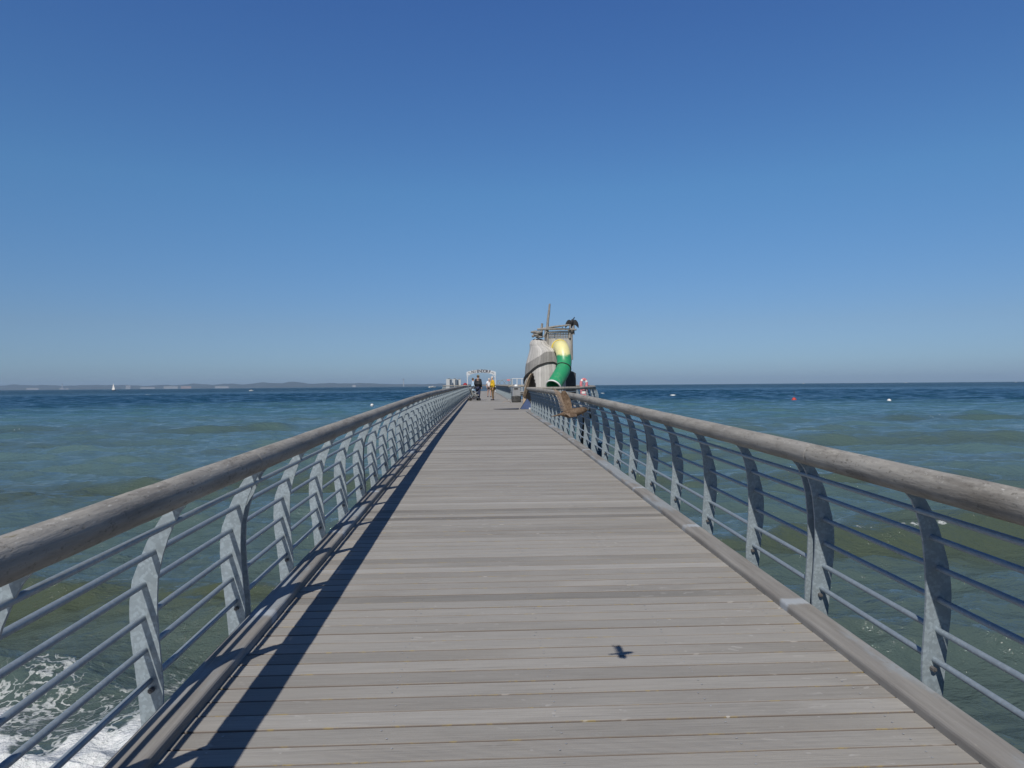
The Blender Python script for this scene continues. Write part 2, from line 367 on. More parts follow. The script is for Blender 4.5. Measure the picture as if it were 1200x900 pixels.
def railing(path, side, label, first, bay=1.09, double=4, dfirst=2, bolts=0, off=.056):
    P = [Vector((p[0], p[1], 0)) for p in path]
    o = thing('railing', label, 'railing', (P[0].x, P[0].y, prof(P[0].y)))
    org = Vector((P[0].x, P[0].y, prof(P[0].y)))
    lens = [0]
    for a, b in zip(P[:-1], P[1:]): lens.append(lens[-1] + (b - a).length)
    def on(s_):
        for i in range(len(P) - 1):
            if s_ <= lens[i + 1] + 1e-6 or i == len(P) - 2:
                d = (P[i + 1] - P[i]).normalized(); return P[i] + d * (s_ - lens[i]), d
    pm, bmesh_ = post_mesh(side, off), bolt_mesh(side)
    stations = []; s_ = first; k = 0; joints = []
    while s_ < lens[-1] - .02:
        stations.append((s_, k))
        if double and k % double == dfirst % double: stations.append((s_ + .095, -1)); joints.append(s_ - .16)
        s_ += bay; k += 1
    for q, k in stations:
        p, d = on(q)
        c = link('post', pm, o); c.location = Vector((p.x, p.y, prof(p.y))) - org
        c.rotation_euler = (0, 0, math.atan2(d.y, d.x) - PI / 2)
        if k >= 0 and q < bolts:
            b = link('bolt', bmesh_, c)
    pd = dense(path, .55)
    for a, h in RODS:
        op = offset_path(pd, (a - (off - .056) * min(1, max(0, (h - .6) / .28))) * side)
        MB().tube([Vector((v.x, v.y, prof(u[1]) + h)) - org for u, v in zip(pd, op)], .0145, 8).build('rod', M['rod'], o)
    cuts = [0] + [j for j in joints if .5 < j < lens[-1] - .5] + [lens[-1]]
    for a, b in zip(cuts[:-1], cuts[1:]):
        n = max(4, int((b - a) / .22)); ss = [a + .002, a + .004, a + .02] + [a + (b - a) * i / n for i in range(1, n)] + [b - .02, b - .004, b - .002]
        pts = []; rad = []
        for i, q in enumerate(ss):
            p, d = on(q); n_ = Vector((d.y, -d.x, 0)) * side
            near = i < 3 or i > len(ss) - 4; wob = 0 if near else .0012
            v = p - n_ * off; pts.append(Vector((v.x + random.uniform(-wob, wob), v.y, prof(p.y) + .984 + random.uniform(-wob, wob))) - org)
            rad.append(.0665 * (1 if near else 1 + random.uniform(-.009, .009)) * (.99 if i in (0, len(ss) - 1) else 1))
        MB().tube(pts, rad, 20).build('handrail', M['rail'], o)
    return o
railing([(XL, -3.5)] + LEFT[1:], -1, 'railing along the left side of the pier, from the foreground to near the pier head', .21, 1.08, 4, 3, 16, .088)
railing([(XR, -3.4)] + RIGHT[1:], 1, 'near right railing with weathered round handrail, its steel posts in shade', .06, 1.09, 4, 3, 16, .05)
railing(BULGE, 1, 'curved railing bulging out around the playground tower', .5, 1.05, 0, 0, 0)
railing(RFAR, 1, 'far right railing beyond the playground tower, behind the litter bin', .4, 1.09, 4, 1, 0)
railing(LFAR, -1, 'last short stretch of left railing just before the pier head', .4, 1.08, 4, 3, 0, .088)
railing(HEAD, -1, 'railing enclosing the wide pier head behind the arch', .5, 1.3, 4, 1, 0)
# ------------------------------------------------------------------ sea
def build_sea():
    r1 = np.concatenate([np.geomspace(1.2, 78, 640), np.arange(78.5, 420, .5)]); r2 = np.concatenate([np.arange(421, 1700, 1.4), np.geomspace(1702, 14800, 120)])
    rr = np.concatenate([r1, r2])
    fa = np.radians(np.linspace(-52, 52, 760)); ba = np.radians(np.linspace(52, 308, 70))[1:-1]
    th = np.concatenate([fa, ba]); na = len(th); nr = len(rr)
    Rg, T = np.meshgrid(rr, th, indexing='ij')
    X = Rg * np.sin(T); Y = Rg * np.cos(T)
    dr = np.gradient(rr)[:, None] * np.ones_like(T); da = np.gradient(np.unwrap(th))[None, :] * Rg
    spx, spy = np.abs(dr * np.sin(T)) + np.abs(da * np.cos(T)), np.abs(dr * np.cos(T)) + np.abs(da * np.sin(T))
    Z = np.zeros_like(X); DX = np.zeros_like(X); DY = np.zeros_like(X)
    g = np.random.default_rng(5)
    def wave(lam, amp, ang, ph, q):
        nonlocal Z, DX, DY
        k = 2 * PI / lam; kx, ky = k * math.sin(ang), k * math.cos(ang)
        need = spx * abs(math.sin(ang)) + spy * abs(math.cos(ang))
        att = _ss(lam / np.maximum(need, 1e-6), 2.0, 3.4)
        a = kx * X + ky * Y + ph
        Z += amp * att * np.cos(a); DX -= q * amp * att * math.sin(ang) * np.sin(a); DY -= q * amp * att * math.cos(ang) * np.sin(a)
    for lam, amp in ((15, .032), (11.5, .045), (9, .04), (7.2, .036), (5.6, .03)):
        for j in range(3): wave(lam * g.uniform(.88, 1.12), amp * g.uniform(.55, 1), g.normal(0, .22), g.uniform(0, 6.28), .9)
    for i in range(52):
        lam = math.exp(g.uniform(math.log(.8), math.log(5.5))); wave(lam, .0108 * lam ** .88 * g.uniform(.5, 1.2), g.normal(.08, .36), g.uniform(0, 6.28), .8)
    for i in range(34):
        lam = math.exp(g.uniform(math.log(.22), math.log(.9))); wave(lam, .0105 * lam * g.uniform(.5, 1.2), g.normal(.1, .5), g.uniform(0, 6.28), .6)
    # swells steepening over the bars, and the surf by the shore
    foam = np.zeros_like(X); olive_front = np.zeros_like(X)
    def hsh(x, f, p): return np.sin(x * f + p) * .5 + np.sin(x * f * 2.3 + p * 1.7) * .3 + np.sin(x * f * 5.1 + p * .6) * .2
    def crest(y0, slope, xa, xb, h, wid, fo, ph, soft=4.0):
        nonlocal Z
        yc = y0 + slope * X + .045 * y0 * hsh(X, 2.2 / y0 + .06, ph)
        win = _ss(X, xa - soft, xa + soft) * (1 - _ss(X, xb - soft, xb + soft))
        d = Y - yc; w_ = np.where(d < 0, wid * .55, wid * 1.7)
        Z += h * win * np.exp(-(d / w_) ** 2)
        Z -= .35 * h * win * np.exp(-((d + 2.4 * wid) / (1.6 * wid)) ** 2)
        olive_front[...] = np.maximum(olive_front, win * np.exp(-((d + .55 * wid) / (1.15 * wid)) ** 2))
        if fo: foam[...] = np.maximum(foam, fo * win * np.exp(-((d + .05 * wid) / (.15 * wid)) ** 2) * _ss(hsh(X, 1.1, ph + 2) + .35 * np.sin(X * 6.3 + ph), -.05, .5) * (.72 + .28 * np.sin(X * 19 + Y * 7 + ph)))
    crest(16.2, .03, 3.5, 40, .58, 1.0, .80, 1.0)
    crest(12.4, -.02, -30, -2.6, .40, 1.0, .0, 3.2, 2)
    crest(27, .02, -60, 60, .26, 1.6, .35, 2.1)
    crest(44, .03, 14, 70, .34, 2.6, .50, .4, 6)
    crest(49, -.03, -80, -22, .22, 2.8, .0, 4.2, 8)
    crest(66, -.02, -70, -16, .30, 3.2, .66, 1.9, 6)
    crest(72, .0, 38, 90, .34, 3.4, .85, 5.2, 6)
    crest(36, .05, 5, 16, .22, 2.0, .75, .9, 3)
    # surf
    edge = 8.55 + .4 * hsh(X, .8, .3) + .35 * np.sin(X * 4.1) + .2 * np.sin(X * 9.7 + Y)
    lft = 1 - _ss(X, -2.2, .8); rgt = _ss(X, 2.4, 4.5)
    foam = np.maximum(foam, lft * (1.0 * (1 - _ss(Y, edge - .7, edge + .1))))
    foam = np.maximum(foam, lft * .62 * (1 - _ss(Y, edge + .2, edge + 3.2)))
    foam = np.maximum(foam, rgt * .44 * (1 - _ss(Y, edge - 1.5, edge + 3.2)))
    Z += lft * .09 * (1 - _ss(Y, edge - 1.1, edge + .4)) * (1 + .5 * np.sin(X * 7 + Y * 3) * np.sin(Y * 8 + X * 2))
    # scattered small whitecaps far out
    for i in range(30):
        yy = math.exp(g.uniform(math.log(80), math.log(900))); xx = g.uniform(-.75, .75) * yy
        sx_, sy_ = g.uniform(.35, 1.1) * (1 + yy / 300), g.uniform(.4, .7) * (1 + yy / 140)
        m = (np.abs(X - xx) < 5 * sx_) & (np.abs(Y - yy) < 5 * sy_)
        foam[m] = np.maximum(foam[m], .95 * np.exp(-((X[m] - xx) / sx_) ** 2 - ((Y[m] - yy) / sy_) ** 2))
    co = np.stack([X + DX, Y + DY, SEA + Z - Rg * Rg / 12742000.0], -1).reshape(-1, 3).astype('f')
    co = np.vstack([co, np.array([[0, 0, SEA]], dtype='f')])
    i, j = np.meshgrid(np.arange(nr - 1), np.arange(na), indexing='ij'); j2 = (j + 1) % na
    quads = np.stack([i * na + j, (i + 1) * na + j, (i + 1) * na + j2, i * na + j2], -1).reshape(-1, 4)
    tri = np.stack([np.full(na, nr * na), np.arange(na), (np.arange(na) + 1) % na], -1)
    me = bpy.data.meshes.new('sea'); me.vertices.add(len(co)); me.vertices.foreach_set('co', co.ravel())
    nl = quads.size + tri.size; me.loops.add(nl); me.loops.foreach_set('vertex_index', np.concatenate([quads.ravel(), tri.ravel()]).astype('i'))
    npoly = len(quads) + len(tri); me.polygons.add(npoly)
    st = np.concatenate([np.arange(len(quads)) * 4, len(quads) * 4 + np.arange(len(tri)) * 3]).astype('i')
    me.polygons.foreach_set('loop_start', st)
    me.polygons.foreach_set('use_smooth', np.ones(npoly, dtype=bool))
    a = me.attributes.new('foam', 'FLOAT', 'POINT'); a.data.foreach_set('value', np.append(foam.ravel(), 0).astype('f'))
    a = me.attributes.new('olive_front', 'FLOAT', 'POINT'); a.data.foreach_set('value', np.append(olive_front.ravel(), 0).astype('f'))
    me.update(calc_edges=True); me.validate()
    t = NT('sea water'); p = t.pos(); sp = t.n('SeparateXYZ'); t.l(p, sp.inputs[0])
    dist = t.math('SQRT', t.math('ADD', t.math('POWER', sp.outputs[0], 2), t.math('POWER', sp.outputs[1], 2)))
    ld = t.math('LOGARITHM', t.math('MAXIMUM', dist, 1), 10)
    big = t.noise(t.pos((.25, 1, 1)), .035, 4, .55)
    ldn = t.math('ADD', ld, t.math('MULTIPLY', t.math('SUBTRACT', big, .5), .55))
    c = t.ramp(t.math('DIVIDE', ldn, 4), (.22, (.068, .095, .086)), (.34, (.075, .120, .119)), (.43, (.088, .152, .160)), (.52, (.060, .138, .165)), (.58, (.008, .046, .080)), (1, (.002, .026, .052)))
    sand = t.noise(t.pos((.22, 1, 1)), .16, 4, .6)
    c = t.mix(t.math('MULTIPLY', t.step(sand, .5, .68), t.math('MULTIPLY', t.step(dist, 130, 30), .3)), c, (.062, .068, .042))
    si = t.n('Attribute'); si.attribute_name = 'olive_front'
    c = t.mix(t.math('MULTIPLY', t.math('MULTIPLY', si.outputs['Fac'], t.math('SUBTRACT', 1, t.math('MULTIPLY', t.step(dist, 15, 50), .4))), .65), c, (.062, .074, .034))  # olive wave fronts: missing sky reflection put into the water colour
    fo = t.n('Attribute'); fo.attribute_name = 'foam'
    n1 = t.noise(t.pos((.8, 1.25, 1)), 2.6, 8, .68)
    vo = t.n('TexVoronoi'); vo.feature = 'DISTANCE_TO_EDGE'
    dv = t.n('VectorMath', operation='MULTIPLY_ADD'); nz = t.n('TexNoise'); t.l(p, nz.inputs['Vector']); nz.inputs['Scale'].default_value = 3.4; nz.inputs['Detail'].default_value = 3
    t.l(nz.outputs['Color'], dv.inputs[0]); dv.inputs[1].default_value = (.9, .9, 0); t.l(t.pos((.75, 1.1, 0)), dv.inputs[2]); t.l(dv.outputs[0], vo.inputs['Vector']); vo.inputs['Scale'].default_value = 4.2
    lace = t.step(vo.outputs['Distance'], .17, .02)
    tex = t.math('ADD', t.math('MULTIPLY', n1, .75), t.math('MULTIPLY', lace, .22))
    mask = t.step(t.math('SUBTRACT', tex, t.math('SUBTRACT', 1.02, t.math('MULTIPLY', fo.outputs['Fac'], .85))), -.02, .13)
    thick = t.step(fo.outputs['Fac'], .6, 1)
    mask = t.math('MULTIPLY', mask, t.math('ADD', .55, t.math('MULTIPLY', thick, .45)))
    fine = t.noise(p, 14, 5, .7)
    fc = t.mix(t.step(fine, .3, .7), (.62, .66, .66), (.86, .87, .87))
    c = t.mix(mask, c, fc)
    # ripples
    w1 = t.noise(t.pos((.55, 1.2, .3)), 2.6, 6, .62); w2 = t.noise(t.pos((.45, 1.1, .3)), .42, 5, .6); w3 = t.noise(t.pos((.5, 1.1, 0)), .08, 4, .6)
    w0 = t.noise(t.pos((.6, 1.3, .3)), 9, 4, .6)
    nb = t.bump(w0, t.step(dist, 60, 8), .022)
    nb = t.bump(w1, 1.0, .17, nb)
    nb = t.bump(w2, t.step(dist, 60, 300), .8, nb)
    nb = t.bump(w3, t.step(dist, 200, 1200), 5.0, nb)
    nb = t.bump(fine, t.math('MULTIPLY', mask, .8), .05, nb)
    t.b.inputs['IOR'].default_value = 1.33; t.l(t.math('SUBTRACT', .5, t.math('MULTIPLY', t.step(ld, 2.42, 2.85), .485)), t.b.inputs['Specular IOR Level'])
    rough = t.math('ADD', t.math('ADD', .05, t.math('MULTIPLY', t.step(ld, 1.2, 3.2), .17)), t.math('MULTIPLY', mask, .6))
    m = t.done(c, rough, 0, nb)
    me.materials.append(m)
    o = link('sea', me); tag(o, 'rippled blue green sea with olive swells and foam by the shore', 'sea', kind='structure')
build_sea()
# ------------------------------------------------------------------ haze
hz = MB().box((0, 0, 48), (31400, 31400, 167)).build('haze', [])
hm = bpy.data.materials.new('sea haze'); hm.use_nodes = True; ht = hm.node_tree; ht.nodes.clear()
ho = ht.nodes.new('ShaderNodeOutputMaterial'); hv = ht.nodes.new('ShaderNodeVolumePrincipled')
hv.inputs['Color'].default_value = (.58, .78, 1, 1); hv.inputs['Density'].default_value = 5.5e-5; hv.inputs['Anisotropy'].default_value = 0
ht.links.new(hv.outputs[0], ho.inputs['Volume']); hz.data.materials.append(hm)
tag(hz, 'thin blue sea haze softening the far coast', 'haze', kind='stuff')
# ------------------------------------------------------------------ far coast
def ridge(name, label, dist, px0, px1, hfun, depth, mat):
    n = 180; rows = []
    for k, (dd, hh) in enumerate(((0, -3), (0, .12), (.1, .25), (.35, .7), (.6, 1), (1, .5))):
        row = []
        for i in range(n):
            px = px0 + (px1 - px0) * i / (n - 1); b = at(px, 452, dist + dd * depth)
            h = hfun(px) * (1 + .10 * math.sin(i * .9 + k) + .05 * math.sin(i * 2.3 + 2 * k))
            row.append((b.x, b.y, -30 if hh < 0 else SEA - 6 + h * hh))
        rows.append(row)
    o = MB().loft(rows, 0, True, False, False).build(name, mat); tag(o, label, 'hills', kind='structure'); return o
M['coast'] = plain('wooded coast', (.028, .042, .045), .95, 0, .5, .012)
def hcoast(px):
    v = 74 + 9 * math.sin(px * .021 + 1) + 7 * math.sin(px * .063) + 5 * math.sin(px * .17) + 12 * math.exp(-((px - 342) / 12) ** 2)
    return v * max(0, min(1, (640 - px) / 260)) ** .7
ridge('hills', 'low wooded coast along the left horizon, blue with distance', 12600, -420, 640, hcoast, 1500, M['coast'])
M['render'] = plain('pale render', (.46, .45, .44), .7); M['roof'] = plain('grey roof', (.22, .2, .2), .8); M['window'] = plain('dark glass', (.04, .05, .06), .2)
def far_block(px, wpx, h, label, name='waterfront_building', cat='building', group='pale buildings on the far coast', mat=None):
    d = 12500; h = h * 1.25 + 11; b = at(px, 452, d); wd = wpx / FPX * d
    o = thing(name, label, cat, (b.x, b.y, SEA - 12), -math.atan2(b.x, b.y), group)
    MB().box((0, 0, h / 2), (wd, 18, h)).build('wall', mat or M['render'], o)
    MB().prism([(-wd / 2 - .5, h), (wd / 2 + .5, h), (wd / 2 - 3, h + 4), (-wd / 2 + 3, h + 4)], 'y', -9.4, 9.4).build('roof', M['roof'], o)
    wn = MB()
    for i in range(max(2, int(wd / 9))):
        for k in range(max(1, int((h - 14) / 7))):
            wn.box((-wd / 2 + 4 + i * (wd - 8) / max(1, int(wd / 9) - 1), -9.1, 15 + k * 6.5), (3, .3, 2.6))
    wn.build('window_band', M['window'], o)
M['brick'] = plain('pale red brick', (.50, .34, .28), .8)
far_block(38, 12, 18, 'long low pale block on the far coast at the left edge')
far_block(75, 9, 14, 'low pale block below the coastal tower left of the sailboat')
far_block(150, 5, 40, 'narrow tall pale block on the coast right of the sailboat')
far_block(173, 15, 16, 'long low white terrace on the coast further right of the sailboat')
far_block(200, 15, 24, 'broad white block on the coast beside the reddish one')
far_block(218, 11, 24, 'reddish block on the far coast', mat=M['brick'])
far_block(260, 15, 20, 'low white block on the coast left of the motorboat')
far_block(415, 4, 20, 'small white block at the waterline of the coast left of the slim tower')
def far_tower(px, h, label):
    b = at(px, 452, 12450); h = h * 1.3 + 8; o = thing('coastal_tower', label, 'tower', (b.x, b.y, SEA - 12), 0, 'slim white towers on the far coast')
    MB().tube([(0, 0, 0), (0, 0, h * .8)], [9, 6], 12).build('shaft', M['render'], o)
    MB().tube([(0, 0, h * .8), (0, 0, h * .9), (0, 0, h)], [10, 10, 2], 12).build('top', M['roof'], o)
far_tower(73, 78, 'stout pale tower above the far coast left of the sailboat'); far_tower(473, 105, 'slim white tower on the far coast nearest to the pier')
# ------------------------------------------------------------------ boats and buoys
M['white'] = plain('white paint', (.78, .78, .76), .4, 0, .08); M['sail'] = plain('sailcloth', (.82, .81, .78), .8, 0, .06)
M['navy'] = plain('dark blue hull', (.03, .05, .10), .4); M['red'] = plain('red buoy paint', (.55, .05, .03), .5); M['black'] = plain('black', (.02, .02, .02), .6)
def hull(mb, L, B, H, mat=0):
    rings = []
    for t in [i / 10 for i in range(11)]:
        y = (t - .5) * L; b = B / 2 * (1 - max(0, (t - .55) / .45) ** 2 * .97) * (.8 + .2 * min(1, t * 3)); s_ = H * (1 + .35 * t * t)
        rings.append([(-b, y, s_), (-b * .8, y, s_ * .35), (-b * .2, y, -.4 * H), (b * .2, y, -.4 * H), (b * .8, y, s_ * .35), (b, y, s_)])
    mb.loft(rings, mat, False)
b = at(133, 458.4, 1150); b.z = SEA
o = thing('sailboat', 'small sailboat with two white sails on the left horizon', 'sailboat', b, R(62))
mb = MB(); hull(mb, 8.5, 2.8, 1.0); mb.build('hull', M['navy'], o)
MB().prism([(-1.1, -2.5), (1.1, -2.5), (.9, 1.6), (-.9, 1.6)], 'z', 1.1, 1.7).build('cabin', M['white'], o)
MB().tube([(0, .8, .8), (0, .8, 12.4)], [.09, .05], 8).build('mast', M['white'], o)
MB().tube([(0, .8, 1.9), (0, -3.6, 2.0)], .07, 8).build('boom', M['white'], o)
MB().add([(0, .7, 2.1), (.35, -1.5, 2.1), (.1, -3.5, 2.1), (.05, .7, 12.2), (.55, -.9, 6.2), (.0, .7, 7), (.04, .7, 2.1), (.39, -1.5, 2.1), (.14, -3.5, 2.1), (.09, .7, 12.2), (.59, -.9, 6.2), (.04, .7, 7)], [(0, 1, 4, 5), (1, 2, 4), (2, 3, 4), (5, 4, 3), (6, 11, 10, 7), (7, 10, 8), (8, 10, 9), (11, 9, 10)], 0, True).build('mainsail', M['sail'], o)
MB().add([(0, .95, 1.6), (.25, 2.6, 1.5), (0, 4.1, 1.5), (0, .95, 9.5), (.04, .95, 1.6), (.29, 2.6, 1.5), (.04, 4.1, 1.5), (.04, .95, 9.5)], [(0, 1, 3), (1, 2, 3), (4, 7, 5), (5, 7, 6)], 0, True).build('jib', M['sail'], o)
def motorboat(px, d, L, label, rz):
    b = at(px, 453, d); b.z = SEA
    o = thing('motorboat', label, 'boat', b, rz, 'white boats far out')
    mb = MB(); hull(mb, L, L * .33, L * .13); mb.build('hull', M['white'], o)
    q = L / 6
    MB().prism([(-.9 * q, .75 * q), (1.0 * q, .75 * q), (.55 * q, 1.45 * q), (-.8 * q, 1.5 * q)], 'x', -.7 * q, .7 * q).build('cabin', M['white'], o)
    MB().prism([(-.6 * q, 1.02 * q), (.70 * q, 1.02 * q), (.52 * q, 1.3 * q), (-.6 * q, 1.3 * q)], 'x', -.72 * q, .72 * q).build('windows', M['window'], o)
motorboat(294.5, 690, 5, 'tiny white motorboat on open water right of the sailboat', R(70))
motorboat(506.5, 1400, 14, 'white cabin cruiser just above the left handrail near the slim tower', R(95))
motorboat(1190.5, 1800, 5, 'white speck of a boat near the right edge of the horizon', R(40))
motorboat(1062, 2600, 7, 'distant white boat on the horizon above the white buoy', R(80))
motorboat(942, 2600, 8, 'distant white boat on the horizon above the red buoy', R(100))
b = at(930.5, 470.5, 150); b.z = SEA
o = thing('buoy', 'red buoy with a dark staff floating on the right', 'buoy', b, 0)
MB().tube([(0, 0, -.3), (0, 0, 0), (0, 0, .3), (0, 0, .55), (0, 0, .66)], [.3, .48, .46, .25, .06], 14).build('float', M['red'], o)
MB().tube([(0, 0, .6), (.05, 0, 1.75)], .035, 8).build('staff', M['black'], o)
MB().box((.05, 0, 1.8), (.2, .03, .22)).build('topmark', M['black'], o)
def wbuoy(px, py, d, r, label):
    b = at(px, py, d); b.z = SEA
    o = thing('buoy', label, 'buoy', b, 0, 'white buoys')
    MB().ball((0, 0, r * .55), r, 14, 10).build('float', M['white'], o)
    MB().tube([(0, 0, r * .02), (0, 0, r * .2)], [r * 1.02, r * 1.02], 14, cap=False).build('dark_band', M['black'], o)
    MB().tube([(0, 0, r * 1.5), (0, 0, r * 1.85)], .05, 8).build('ring', M['black'], o)
wbuoy(1042, 472, 135, .36, 'white ball buoy floating right of the red buoy'); wbuoy(436, 478, 135, .30, 'white ball buoy just above the left handrail')
# ------------------------------------------------------------------ playground tower
def m_plank(name, c, fr, hgt=True, dark=.45):
    """upright weathered planks: each with its own tone, dark joints"""
    t = NT(name); uv = t.n('UVMap'); uv.uv_map = 'UVMap'; sp = t.n('SeparateXYZ'); t.l(uv.outputs[0], sp.inputs[0])
    u = t.math('MULTIPLY', sp.outputs[0], fr); fl = t.math('FLOOR', u); fx = t.math('FRACT', u)
    wn = t.n('TexWhiteNoise', noise_dimensions='1D'); t.l(fl, wn.inputs['W'])
    v = t.obj((6, 6, .8)); n = t.noise(v, 2, 6, .65); n2 = t.noise(t.obj(), 1.3, 4)
    col = t.mix(wn.outputs['Value'], tuple(x * .78 for x in c), tuple(min(.8, x * 1.15) for x in c))
    col = t.mix(t.math('MULTIPLY', t.step(n, .5, .7), .35), col, tuple(x * .55 for x in c))
    col = t.mix(t.math('MULTIPLY', t.step(n2, .5, .7), .3), col, tuple(x * .7 for x in c))
    e = t.math('ABSOLUTE', t.math('SUBTRACT', fx, .5))
    col = t.mix(t.math('MULTIPLY', t.step(e, .455, .5), .8), col, tuple(x * .2 for x in c))
    return t.done(col, .8, 0, t.bump(n, .5, .01), .3)
M['plank'] = m_plank('pale weathered planks', (.50, .485, .465), 46)
M['plank_band'] = m_plank('grey plank band', (.27, .262, .25), 40)
M['panel'] = m_plank('grey boards', (.45, .44, .425), 1)
M['log'] = plain('grey log', (.27, .255, .235), .85, 0, .35, 5, (3, 3, 1), .01)
M['darkpanel'] = plain('dark grey boards', (.07, .075, .085), .7, 0, .3, 4, (8, 8, 1))
M['rope'] = plain('rope', (.25, .235, .215), .9, 0, .3, 20)
M['blackrubber'] = plain('black rubber', (.018, .018, .018), .7); M['oak'] = plain('light curved timber', (.42, .33, .24), .7, 0, .25, 4, (3, 3, 1))
TD = 38.6
tw = thing('playground_tower', 'tall bulging wooden climbing tower with boxy lookout and curved dark doorway', 'play tower')
tb = at(642, 475, TD); tz = prof(39); tw.location = (tb.x, tb.y, tz); TW = Vector(tw.location)
S_ = TD / FPX
def tp(px, py, dy=0.0):
    """tower-local point"""
    p = at(px, py, TD + dy) - TW; return Vector((p.x, p.y, p.z))
PROFILE = [(476, 641, 24.6), (462, 641, 25.2), (448, 641, 25), (436, 641, 24.4), (426, 640.6, 23), (418, 641, 21.2), (411, 641, 19.2), (407.5, 639, 16.6), (404.6, 635.2, 12.8), (402, 633.6, 11.5), (399, 633.0, 10.0), (396.8, 632.6, 7.4), (395.4, 632.2, 4), (395, 632, .6)]
PYs = np.array([p[0] for p in PROFILE][::-1], float); PC = np.array([p[1] for p in PROFILE][::-1]); PR_ = np.array([p[2] for p in PROFILE][::-1])
def body_pt(th, y, grow=0.0):
    """th = 0 faces the camera"""
    cx = float(np.interp(y, PYs, PC)); r = float(np.interp(y, PYs, PR_)) * S_ + grow
    c = tp(cx, y); cen = tp(641, y, 1.15)
    return Vector((c.x + r * math.sin(th), cen.y - r * math.cos(th), c.z))
def door(px, y):
    """right and left limits of the doorway at a height of the picture"""
    if y < 437 or y > 475: return False
    t = (y - 437) / 38
    lo = 624.8 - 11.5 * (t ** .55); hi = 625.2 + 3.2 * min(1, t * 2.4) + 3.5 * max(0, t - .4)
    return lo - 2 < px < hi
def build_tower():
    ny, nth = 110, 128; V = []; F = []; MI = []; UV = []
    ys = list(np.linspace(476, 396.5, ny)) + [395.6, 395.05]
    for y in ys:
        for k in range(nth): V.append(body_pt(2 * PI * k / nth, y))
    def seam(th): return float(np.interp(math.degrees((th + PI) % (2 * PI) - PI), (-115, -90, -70, -52, -38, -24, 0, 20, 34, 60), (451, 446, 441, 437, 432.3, 428.6, 425.2, 424.4, 427, 431)))
    def band(th):   # lower and upper limit (picture height) of the grey plank band on the front, falling to the left
        s_ = math.sin(th); return seam(th) - .3 - 3.5 * max(0, -s_ - .35), 411.5 + 14 * max(0, -s_) ** 1.1
    for i in range(len(ys) - 1):
        for k in range(nth):
            k2 = (k + 1) % nth; th = 2 * PI * (k + .5) / nth; y = (ys[i] + ys[i + 1]) / 2
            px = float(np.interp(y, PYs, PC)) + float(np.interp(y, PYs, PR_)) * math.sin(th)
            if math.cos(th) > -.05 and door(px, y): continue
            lo, hi = band(th); F.append((i * nth + k, i * nth + k2, (i + 1) * nth + k2, (i + 1) * nth + k))
            MI.append(1 if (math.cos(th) > -.3 and hi < y < lo) else 0)
            for a, bq in ((k, i), (k + 1, i), (k + 1, i + 1), (k, i + 1)): UV.append((a / nth, bq / ny))
    me = bpy.data.meshes.new('bulging_shell'); me.from_pydata([tuple(v) for v in V], [], F); me.materials.append(M['plank']); me.materials.append(M['plank_band'])
    me.polygons.foreach_set('material_index', MI); me.polygons.foreach_set('use_smooth', [True] * len(F))
    me.uv_layers.new(name='UVMap').data.foreach_set('uv', np.array(UV, 'f').ravel())
    o = link('bulging_shell', me, tw); md = o.modifiers.new('thick', 'SOLIDIFY'); md.thickness = .03; md.offset = -1
    # shaded gap that winds down to the left, built as a raised black band
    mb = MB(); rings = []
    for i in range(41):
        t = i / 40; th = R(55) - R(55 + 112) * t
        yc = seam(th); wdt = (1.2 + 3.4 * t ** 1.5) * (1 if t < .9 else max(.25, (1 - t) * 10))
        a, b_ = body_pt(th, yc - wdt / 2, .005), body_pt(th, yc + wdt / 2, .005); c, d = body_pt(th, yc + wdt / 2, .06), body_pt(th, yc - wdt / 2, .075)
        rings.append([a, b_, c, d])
    mb.loft(rings, 0, False); mb.build('gap_shade', M['blackrubber'], tw)
    # curved plank framing the doorway, and its sill
    mb = MB(); rings = []
    for i in range(25):
        y = 476 - 38.5 * i / 24; t = max(0, (y - 437) / 38); px = 624.8 - 11.5 * t ** .55 - .2
        cx = float(np.interp(y, PYs, PC)); r = float(np.interp(y, PYs, PR_)); th = math.asin(max(-1, min(1, (px - cx) / (r + .8))))
        q = body_pt(th, y, .02); n = Vector((math.sin(th), -math.cos(th), 0)); s_ = Vector((math.cos(th), math.sin(th), 0))
        w_ = .04 + .025 * t
        rings.append([q - s_ * w_ - n * .1, q + s_ * w_ - n * .1, q + s_ * w_ + n * .07, q - s_ * w_ + n * .07])
    mb.loft(rings, 0, False); mb.build('door_arch', M['oak'], tw)
    p = tp(619, 475.5, .25); MB().box((p.x + .28, p.y - .1, .06), (.95, .5, .12), R(8)).build('door_sill', M['oak'], tw)
    p = tp(626, 468, .75); MB().ball((p.x, p.y, .24), (.13, .13, .24), 14, 10).build('climbing_stone', M['render'], tw)
    # boxy lookout behind the body
    def board_box(name, x0, x1, y0, y1, z0, z1, mat, pitch=.11):
        mb = MB(); uv = []
        me_pts = [(x0, y0), (x1, y0), (x1, y1), (x0, y1)]; u = 0
        vs = []; fs = []
        for a in range(4):
            p, q = me_pts[a], me_pts[(a + 1) % 4]; L = math.hypot(q[0] - p[0], q[1] - p[1]); o_ = len(vs)
            vs += [(p[0], p[1], z0), (q[0], q[1], z0), (q[0], q[1], z1), (p[0], p[1], z1)]; fs.append((o_, o_ + 1, o_ + 2, o_ + 3))
            uv += [(u / pitch, 0), ((u + L) / pitch, 0), ((u + L) / pitch, 1), (u / pitch, 1)]; u += L
        fs.append((3, 7, 11, 15)); uv += [(0, 0)] * 4
        m2 = bpy.data.meshes.new(name); m2.from_pydata(vs, [], fs); m2.materials.append(mat); m2.uv_layers.new(name='UVMap').data.foreach_set('uv', np.array(uv, 'f').ravel())
        return link(name, m2, tw)
